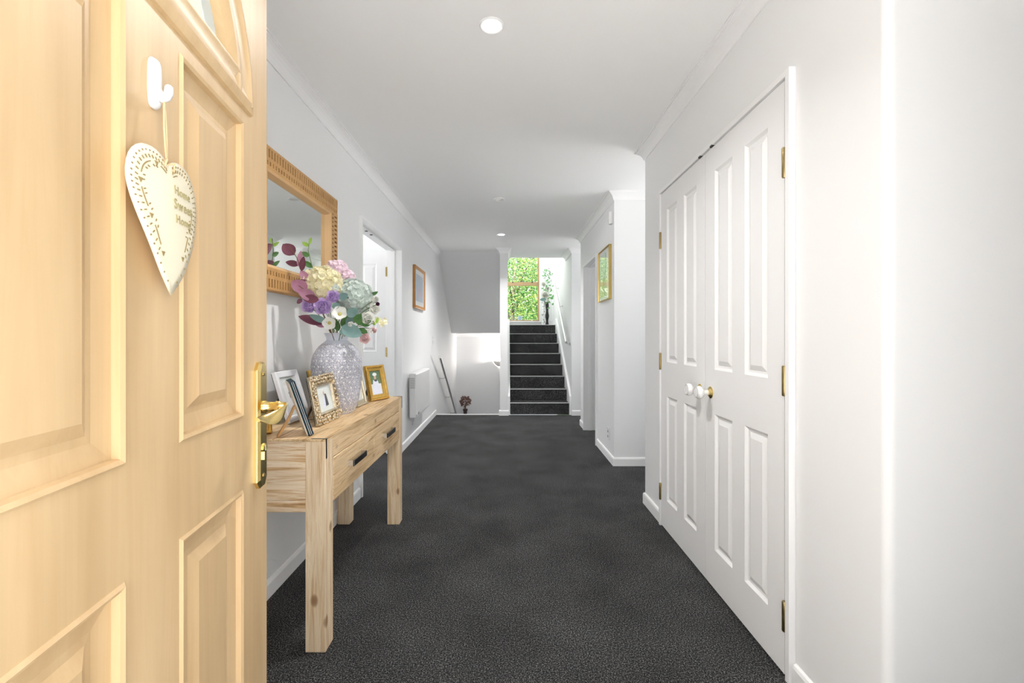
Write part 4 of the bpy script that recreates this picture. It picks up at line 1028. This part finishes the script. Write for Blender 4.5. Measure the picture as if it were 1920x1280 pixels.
M['art1'] = pm('watercolour_grey_blue', (.45, .52, .60), .6, bump=.02, var=.25, vscale=12)
M['art2'] = pm('watercolour_pink', (.62, .42, .45), .6, bump=.02, var=.3, vscale=16)
M['art3'] = pm('print_pale_green', (.60, .74, .58), .6, bump=.02, var=.25, vscale=20)
M['art4'] = pm('print_lime', (.62, .72, .30), .6, bump=.02, var=.25, vscale=20)
M['art5'] = pm('print_line_grey', (.25, .33, .30), .6, bump=.02)
ART = [M['art1'], M['art2'], M['art3'], M['art4'], M['art5']]
def quad(pr, x, a, b2, c2, d2, mi, s): pr.box((x, a, c2), (x + s * .0006, b2, d2), mi)
def artA(pr, x, ya, yb, za, zb, s):
    quad(pr, x, ya, yb, za, zb, 0, s)
    for k in range(7):
        t = ya + (yb - ya) * (.32 + .05 * k); quad(pr, x + s * .0007, t, t + .012, za + .05, za + (zb - za) * (.45 + .1 * math.sin(k * 2.1)), 1, s)
def artB(pr, x, ya, yb, za, zb, s):
    m_ = za + (zb - za) * .42
    quad(pr, x, ya + .25 * (yb - ya), yb, m_, zb, 2, s); quad(pr, x, ya + .25 * (yb - ya), yb, za, m_, 3, s)
    pts = [(x + s * .001, ya + (yb - ya) * (.42 + .12 * math.sin(i * .5)), za + (zb - za) * i / 12) for i in range(13)]
    pr.tube(pts, .0025, 5, 4)
M['frame_oak'] = pm('honey_oak_frame', (.46, .22, .06), .35, bump=.1, var=.25, vscale=30)
M['frame_gold'] = pm('thin_gold_frame', (.62, .45, .16), .3, 1, bump=.05, var=.15)
wall_picture(XL, 1, 5.05, 5.655, 1.465, 1.945, .030, .036, M['frame_oak'], 'honey wood framed watercolour on the left wall', artA)
wall_picture(XR, -1, 4.13, 4.62, 1.487, 1.985, .026, .012, M['frame_gold'], 'thin gold framed pale green print on the right wall', artB, .03)

# ---------------------------------------------------------------- heater, switch, outlet, sensor
ht = empty('panel_heater', (XL, 5.19, .28), label='white electric panel heater mounted low on the left wall', cat='heater'); of = (-XL, -5.19, -.28)
MB().box((XL + .022, 4.77, .285), (-.965, 5.61, .757)).build('heater_body', M['plastic'], ht, of, bevel=.012, bseg=3)
for yb_ in (4.85, 5.45): MB().box((XL + .001, yb_, .33), (XL + .022, yb_ + .08, .70)).build('bracket', M['plastic'], ht, of)
MB().box((-.966, 4.80, .31), (-.962, 5.58, .74)).build('front_panel', M['porc'], ht, of, bevel=.0015)
for i in range(9):
    z = .60 + i * .013
    MB().box((XL + .030, 4.7685, z), (-.975, 4.7705, z + .005)).build('vent_slot', M['grey_hole'], ht, of)
for y in (4.80, 4.90):
    MB().lathe([(0, 0), (.014, 0), (.013, .012), (.0, .012)], 16, mat=Matrix.Translation((-.966, y, .325)) @ Matrix.Rotation(R(90), 4, 'Y'), cap=False).build('dial', M['chrome'] if y > 4.85 else M['porc'], ht, of, smooth=True)
MB().tube([(-1.02, 4.95, .30), (-1.03, 5.0, .235), (-1.035, 5.02, .22), (XL + .01, 5.04, .20)], .0035, 6).build('power_cable', M['plastic'], ht, of)
MB().box((XL, 5.02, .165), (XL + .012, 5.10, .24)).build('wall_socket', M['plastic'], ht, of, bevel=.002)
sw = empty('light_switch', (XL, 6.39, 1.10), label='white light switch on the left wall before the stairs', cat='switch')
MB().box((0, -.036, -.058), (.009, .036, .058)).build('plate', M['plastic'], sw, bevel=.002)
for z in (-.022, .022): MB().box((.009, -.008, z - .013), (.0125, .008, z + .013)).build('rocker', M['porc'], sw, bevel=.001)
ou = empty('power_outlet', (XR, 4.235, .243), label='white power outlet low on the right passage wall', cat='outlet')
MB().box((-.010, -.036, -.058), (0, .036, .058)).build('plate', M['plastic'], ou, bevel=.002)
for z in (-.025, .02): MB().box((-.0125, -.012, z - .008), (-.010, .012, z + .008)).build('socket', M['grey_hole'], ou)
MB().box((-.014, -.006, .035), (-.010, .006, .05)).build('rocker', M['porc'], ou)
sn = empty('motion_sensor', (XR - .001, 4.10, 2.21), label='white motion sensor under the cornice on the right', cat='sensor')
MB().prism([(0, -.032), (-.018, -.030), (-.034, -.014), (-.034, .014), (-.018, .030), (0, .032)], -.055, .055).build('sensor_body', M['plastic'], sn, bevel=.004)
MB().box((-.0355, -.013, -.048), (-.033, .013, -.006)).build('sensor_lens', M['porc'], sn, bevel=.001)
# ---------------------------------------------------------------- downlights
for i, (x, y, on, lb) in enumerate([(-.066, 1.866, True, 'lit round downlight nearest the entry'), (-.082, 5.68, True, 'lit round downlight near the stairs'), (-.080, 4.23, False, 'unlit round ceiling fitting between two downlights'),
                                   ]):
    r = .050 if i == 0 else .052
    e = empty('downlight', (x, y, CZ), label=lb, cat='ceiling light', group='downlights')
    MB().lathe([(r * .78, 0), (r * .80, -.004), (r * .92, -.006), (r, -.003), (r + .001, 0)], 32, cap=False).build('trim_ring', M['plastic'], e, smooth=True)
    if on:
        MB().lathe([(0, -.0035), (r * .79, -.0035), (r * .79, -.001), (0, -.001)], 32, cap=False).build('diffuser', M['glow'], e)
        ld = bpy.data.lights.new('downlight_lamp', 'AREA'); ld.shape = 'DISK'; ld.size = .08; ld.energy = LAMP_W * (.6 if i == 0 else 1.05); ld.color = (1, .98, .96); ld.spread = R(135)
        lo = bpy.data.objects.new('lamp', ld); col.objects.link(lo); lo.parent = e; lo.location = (0, 0, -.012)
    else:
        MB().lathe([(0, .0), (r * .45, -.001), (r * .5, -.004), (r * .62, -.004), (r * .78, -.001)], 32, cap=False).build('lens', M['grey_lens'], e, smooth=True)
# wall lamp on the lower landing
wlmp = empty('wall_lamp', (-.17, 9.38, .62), label='half bowl wall lamp glowing beside the column on the lower landing', cat='wall lamp')
prof = [(.02, -.085), (.06, -.075), (.10, -.04), (.125, .0), (.132, .03)]
mb = MB(); vs = []; sg = 20
for r_, z in prof:
    for k in range(sg + 1): a = math.pi + math.pi * k / sg; vs.append((r_ * math.cos(a), -.005 + r_ * math.sin(a) * .8, z))
mb.add(vs, [(j * (sg + 1) + k, j * (sg + 1) + k + 1, (j + 1) * (sg + 1) + k + 1, (j + 1) * (sg + 1) + k) for j in range(len(prof) - 1) for k in range(sg)])
o = mb.build('lamp_bowl', M['glow_warm'], wlmp, smooth='all'); md = o.modifiers.new('s', 'SOLIDIFY'); md.thickness = .004
MB().ball((0, -.05, -.0), .022, 12, 8).build('bulb', pm('bulb_glow', (1, 1, 1), emit=(1, .88, .72), es=8), wlmp, smooth='all')
MB().box((-.03, -.01, -.05), (.03, 0, .05)).build('back_plate', M['plastic'], wlmp)
ld = bpy.data.lights.new('wall_lamp_light', 'POINT'); ld.energy = 14; ld.color = (1, .94, .89); ld.shadow_soft_size = .03
lo = bpy.data.objects.new('lamp', ld); col.objects.link(lo); lo.parent = wlmp; lo.location = (0, -.055, .05)

# ---------------------------------------------------------------- handrails
def handrail(a, b2, wallx, s, label, n=3, r=.019, fr=None):
    a, b2 = Vector(a), Vector(b2); e = empty('handrail', a, label=label, cat='handrail')
    MB().tube([a - a, b2 - a], r, 14).build('rail', M['rail'], e, smooth=True)
    for t in (fr or [(i + .5) / n for i in range(n)]):
        p = a.lerp(b2, t) - a; dx = wallx - a.x
        mb = MB().tube([p + Vector((0, 0, -r)), p + Vector((0, 0, -r - .03)), p + Vector((dx * .5, 0, -r - .04)), p + Vector((dx - .001 * (1 if dx > 0 else -1), 0, -r - .04))], .006, 8)
        mb.lathe([(0, 0), (.022, 0), (.022, .004), (0, .004)], 16, mat=Matrix.Translation(p + Vector((dx, 0, -r - .04))) @ Matrix.Rotation(R(90 if dx < 0 else -90), 4, 'Y'), cap=False)
        mb.build('bracket', M['chrome'], e, smooth=True)
handrail((-.975, 6.55, .848), (-.975, 8.70, -.378), XL, 1, 'steel handrail on the left wall going down the stairs', fr=[.24, .55, .86])
handrail((.868, 6.74, 1.06), (.868, 8.66, 2.26), .935, -1, 'steel handrail on the right wall beside the rising stairs', fr=[.03, .55, .86])

# ---------------------------------------------------------------- stair window
wn = empty('window_1', (.35, 9.6, WZ0), kind='structure', label='tall timber framed window at the top of the stairs'); of = (-.35, -9.6, -WZ0)
M['timber'] = pm('tan_timber', (.45, .29, .16), .45, bump=.1, var=.15)
wm = MB().box((.667 - .03, 9.63, WZ0 + .025), (.667, 9.69, WZ1)).box((WX0, 9.63, WZ0 + .02), (.667, 9.69, WZ0 + .04)).box((WX0, 9.63, WZ1 - .03), (.667, 9.69, WZ1)).box((WX0, 9.63, WZ0), (WX0 + .03, 9.69, WZ1)).box((-.46, 9.63, WZ0), (-.42, 9.69, WZ1))
wm.build('window_frame', M['timber'], wn, of, bevel=.003)
for xa, xb in ((WX0 + .03, -.46), (-.42, .637)): MB().box((xa, 9.615, 2.222), (xb, 9.69, 2.298)).build('transom', M['timber'], wn, of, bevel=.003)
MB().box((.667, 9.6, WZ0), (.70, 9.70, WZ1)).box((WX0, 9.6, WZ0), (.70, 9.70, WZ0 + .02)).build('reveal', M['trim'], wn, of)
MB().box((WX0, 9.585, WZ0 - .012), (.715, 9.6, WZ0 + .018)).build('window_sill', M['trim'], wn, of, bevel=.002)
for xa, xb, z0, z1_ in ((-.42, .637, WZ0 + .04, 2.222), (-.42, .637, 2.298, WZ1 - .03), (WX0 + .03, -.46, WZ0 + .04, 2.222), (WX0 + .03, -.46, 2.298, WZ1 - .03)): MB().box((xa, 9.655, z0), (xb, 9.66, z1_)).build('pane', M['glass'], wn, of)
for x in (.105, .515):
    MB().tube([(x, 9.612, 2.29), (x, 9.60, 2.305), (x + .005, 9.60, 2.36)], .006, 6).box((x - .014, 9.604, 2.28), (x + .014, 9.615, 2.30)).build('stay', M['black'], wn, of)
stk = empty('window_sticker', (.26, 9.648, 1.525), label='small pale blue sticker low on the stair window', cat='sticker')
MB().box((-.045, 0, -.03), (.045, .006, .05)).build('sticker_sheet', pm('sticker_blue', (.55, .65, .75), .5, bump=.02), stk, bevel=.002)
MB().lathe([(.018, 0), (.028, 0), (.028, .001), (.018, .001), (.018, 0)], 20, mat=Matrix.Translation((0, -.0005, .01)) @ Ry, cap=False).build('printed_ring', pm('sticker_ink', (.15, .3, .5), .5, bump=.02), stk)

# ---------------------------------------------------------------- landing vases
LZ = 8 * RI
v1 = empty('floor_vase', (.955 - .148, 9.33, LZ), label='slim black wavy vase on the stair landing', cat='vase')
pr_ = [(.030, 0), (.036, .01), (.024, .10), (.040, .20), (.026, .30), (.036, .40), (.032, .47), (.028, .47), (.02, .3)]
MB().lathe(spl(pr_, 4), 24, cap=True).build('vase_body', pm('black_gloss', (.02, .02, .022), .25, bump=.03), v1, smooth='all')
def speckle():
    m, nt, b = node_mat('black_white_mottled'); mp = mapping(nt, (34, 34, 22)); v = nt.nodes.new('ShaderNodeTexNoise'); v.inputs['Scale'].default_value = 1; v.inputs['Detail'].default_value = 2
    nt.links.new(mp.outputs[0], v.inputs[0]); r = ramp(nt, [(.40, (.05, .05, .05)), (.47, (.82, .82, .82))]); nt.links.new(v.outputs[0], r.inputs[0]); nt.links.new(r.outputs[0], b.inputs['Base Color']); b.inputs['Roughness'].default_value = .3; return m
v2 = empty('floor_vase', (.727, 9.24, LZ), label='white vase with black flecks on the stair landing', cat='vase')
MB().lathe(spl([(.034, 0), (.040, .01), (.028, .12), (.042, .24), (.030, .36), (.036, .46), (.040, .50), (.036, .50), (.02, .3)], 4), 24).build('vase_body', speckle(), v2, smooth='all')
def land_flower(px, py, Y, r, mat, kind, label, basep, seed=0):
    rnd = random.Random(seed); c = P(px, py, Y); e = empty('flower' if kind != 'leafy' else 'leaf_spray', basep, label=label, cat='flower' if kind != 'leafy' else 'foliage')
    mb = MB()
    if kind == 'rose': rose(mb, Matrix.Translation(c - basep) @ look(CAMP - c), r, rnd); mb.build('bloom', M[mat], e, smooth='all', norecalc=True)
    else:
        for i in range(26):
            a = rnd.uniform(0, 6.28); d = Vector((math.cos(a) * .8, -abs(math.sin(a)) * .5, rnd.uniform(-.2, 1))); q = c - basep + Vector((rnd.uniform(-1, 1) * r * .55, rnd.uniform(-.5, .5) * r, rnd.uniform(-1.6, 1.2) * r))
            leafshape(mb, Matrix.Translation(q) @ look(d, rnd.uniform(0, 6)), r * .42, r * .2, .1, .1)
        mb.build('leaves', M[mat], e, smooth='all', norecalc=True, kind='stuff')
    MB().tube([Vector((0, 0, -.1)), (c - basep) * .5 + Vector((.01, 0, 0)), c - basep], .003, 5).build('stem', M['stemg'], e)
b1 = Vector((.807, 9.33, LZ + .45)); b2_ = Vector((.727, 9.24, LZ + .48))
M['greenb'] = petal_mat('fresh_green_leaf', (.12, .36, .13), (.28, .58, .22), .35)
land_flower(1022, 553, 9.16, .085, 'whitep', 'rose', 'big white rose in the landing vase', b2_, 1)
land_flower(1019, 533, 9.22, .05, 'whitep', 'rose', 'smaller white rose above the big one on the landing', b2_, 2)
land_flower(1027, 541, 9.26, .045, 'whitep', 'rose', 'white rose behind, by the stair wall on the landing', b1, 3)
land_flower(1030, 556, 9.30, .17, 'greenb', 'leafy', 'green leaves spilling from the black landing vase', b1, 4)
land_flower(1027, 526, 9.34, .15, 'greenb', 'leafy', 'upper green leaves in the black landing vase', b1, 5)
e = empty('leaf_spray', b2_, label='dark grey green leaf at the side of the landing roses', cat='foliage')
mb = MB(); leafshape(mb, Matrix.Translation(P(1024, 561, 9.12) - b2_) @ Matrix.Rotation(R(-95), 4, 'Y'), .13, .07); mb.build('leaf', M['bluegreen'], e, smooth='all', norecalc=True)
MB().tube([Vector((0, 0, -.08)), P(1024, 561, 9.12) - b2_], .003, 5).build('stem', M['stemb'], e)
e = empty('twig_spray', b1, label='thin twigs with tiny grey buds standing above the landing flowers', cat='twigs')
mb = MB(); rnd = random.Random(9)
for i in range(7):
    tp = P(1019 + i * 2.6, 503 + rnd.uniform(0, 14), 9.33) - b1; mb.tube([Vector((0, 0, -.1)), tp * .5 + Vector((.01, 0, 0)), tp], .0018, 4); mb.ball(tp, .012, 6, 4); mb.ball(tp * .8, .011, 6, 4)
mb.build('twigs', pm('grey_twig', (.35, .36, .33), .7, bump=.1), e)

# ---------------------------------------------------------------- dried flowers on the lower landing
DV = Vector((-.845, 9.05, -8 * RI))
dv = empty('floor_vase', DV, label='dark brown urn vase standing on the lower landing', cat='vase')
MB().lathe(spl([(.07, 0), (.08, .02), (.05, .12), (.09, .45), (.10, .65), (.05, .85), (.035, 1.0), (.05, 1.06), (.04, 1.06), (.02, .9)], 3), 24).build('vase_body', pm('dark_brown_glaze', (.05, .03, .025), .35, bump=.05), dv, smooth='all')
DB = DV + Vector((0, 0, 1.02))
e = empty('dried_bouquet', DB, label='round bunch of dried brown flowers rising over the stair edge', cat='flowers')
mb = MB(); rnd = random.Random(4); dc = Vector((0, 0, .20))
for i in range(90):
    z = 1 - 1.8 * (i + .5) / 90; ph = i * 2.4; s_ = math.sqrt(max(0, 1 - z * z)); d = Vector((s_ * math.cos(ph), s_ * math.sin(ph), z))
    petal(mb, Matrix.Translation(dc + d * .09 * rnd.uniform(.6, 1.05)) @ look(d + Vector((rnd.uniform(-.5, .5), rnd.uniform(-.5, .5), .1)), rnd.uniform(0, 6)), .038, .036, .3, .3, 3, 3)
mb.build('petals', M['drybrown'], e, smooth='all', norecalc=True, kind='stuff')
mb = MB()
for i in range(6): mb.tube([Vector((0, 0, -.1)), Vector((rnd.uniform(-.03, .03), rnd.uniform(-.03, .03), .10)), dc + Vector((rnd.uniform(-.06, .06), rnd.uniform(-.05, .05), 0))], .005, 5)
mb.build('stems', M['stemb'], e)

# ---------------------------------------------------------------- trees outside the stair window
def leaf_tree_mat():
    m, nt, b = node_mat('tree_leaf')
    g = nt.nodes.new('ShaderNodeNewGeometry')
    r = ramp(nt, [(0, (.03, .10, .03)), (.35, (.09, .24, .05)), (.65, (.20, .36, .08)), (.85, (.46, .48, .09)), (1, (.30, .44, .30))])
    nt.links.new(g.outputs['Random Per Island'], r.inputs[0]); nt.links.new(r.outputs[0], b.inputs['Base Color']); b.inputs['Roughness'].default_value = .5
    tr = nt.nodes.new('ShaderNodeBsdfTranslucent'); nt.links.new(r.outputs[0], tr.inputs[0]); ms = nt.nodes.new('ShaderNodeMixShader'); ms.inputs[0].default_value = .45
    nt.links.new(b.outputs[0], ms.inputs[1]); nt.links.new(tr.outputs[0], ms.inputs[2]); nt.links.new(ms.outputs[0], nt.nodes['Material Output'].inputs[0]); return m
TL = leaf_tree_mat(); TB = pm('bark', (.12, .09, .06), .9, bump=.8, bscale=20, var=.4)
crown = MB(); rnd = random.Random(11)
for i in range(22000):
    while True:
        d = Vector((rnd.uniform(-1, 1), rnd.uniform(-1, 1), rnd.uniform(-1, 1)))
        if .35 < d.length < 1: break
    p = Vector((d.x * 1.5, d.y * 1.2, d.z * 2.1 + 2.6)); p += Vector((math.sin(p.z * 5) * .1, math.cos(p.x * 6) * .1, 0))
    L = rnd.uniform(.04, .075); W_ = L * rnd.uniform(.35, .6)
    Mx = Matrix.Translation(p) @ Euler((rnd.uniform(0, 6.3), rnd.uniform(0, 6.3), rnd.uniform(0, 6.3))).to_matrix().to_4x4()
    crown.add([(0, 0, 0), (W_ / 2, L * .45, .006), (0, L, -.004), (-W_ / 2, L * .45, .006)], [(0, 1, 2), (0, 2, 3)], 0, Mx)
first = None
for i, (x, y, z, s_, lb) in enumerate([(.15, 12.2, -.7, 1.0, 'leafy green tree filling the lower left of the stair window'), (1.7, 12.9, -.7, 1.1, 'leafy tree right behind the window stile'), (.4, 14.8, -.7, 1.55, 'tall tree furthest back, filling the top of the stair window'), (-2.6, 14.6, -.7, 1.0, 'tree standing furthest left, mostly behind the white column')]):
    e = empty('garden_tree', (x, y, z), rz=i * 1.3, label=lb, cat='tree', group='trees outside the stair window'); e.scale = (s_, s_, s_)
    if first is None:
        tr_ = MB().tube([(0, 0, 0), (.05, 0, 1.2), (-.03, .05, 2.4), (.05, 0, 3.8)], [.10, .08, .06, .02], 10)
        for k in range(7): a = k * .9; tr_.tube([(0, 0, 1.0 + k * .3), (math.cos(a) * .5, math.sin(a) * .4, 1.5 + k * .35), (math.cos(a) * 1.0, math.sin(a) * .8, 2.1 + k * .33)], [.035, .02, .008], 6)
        first = [tr_.build('trunk', TB, e, smooth='all'), crown.build('foliage', TL, e, norecalc=True, kind='stuff')]
    else:
        for q in first:
            c2 = q.copy(); col.objects.link(c2); c2.parent = e
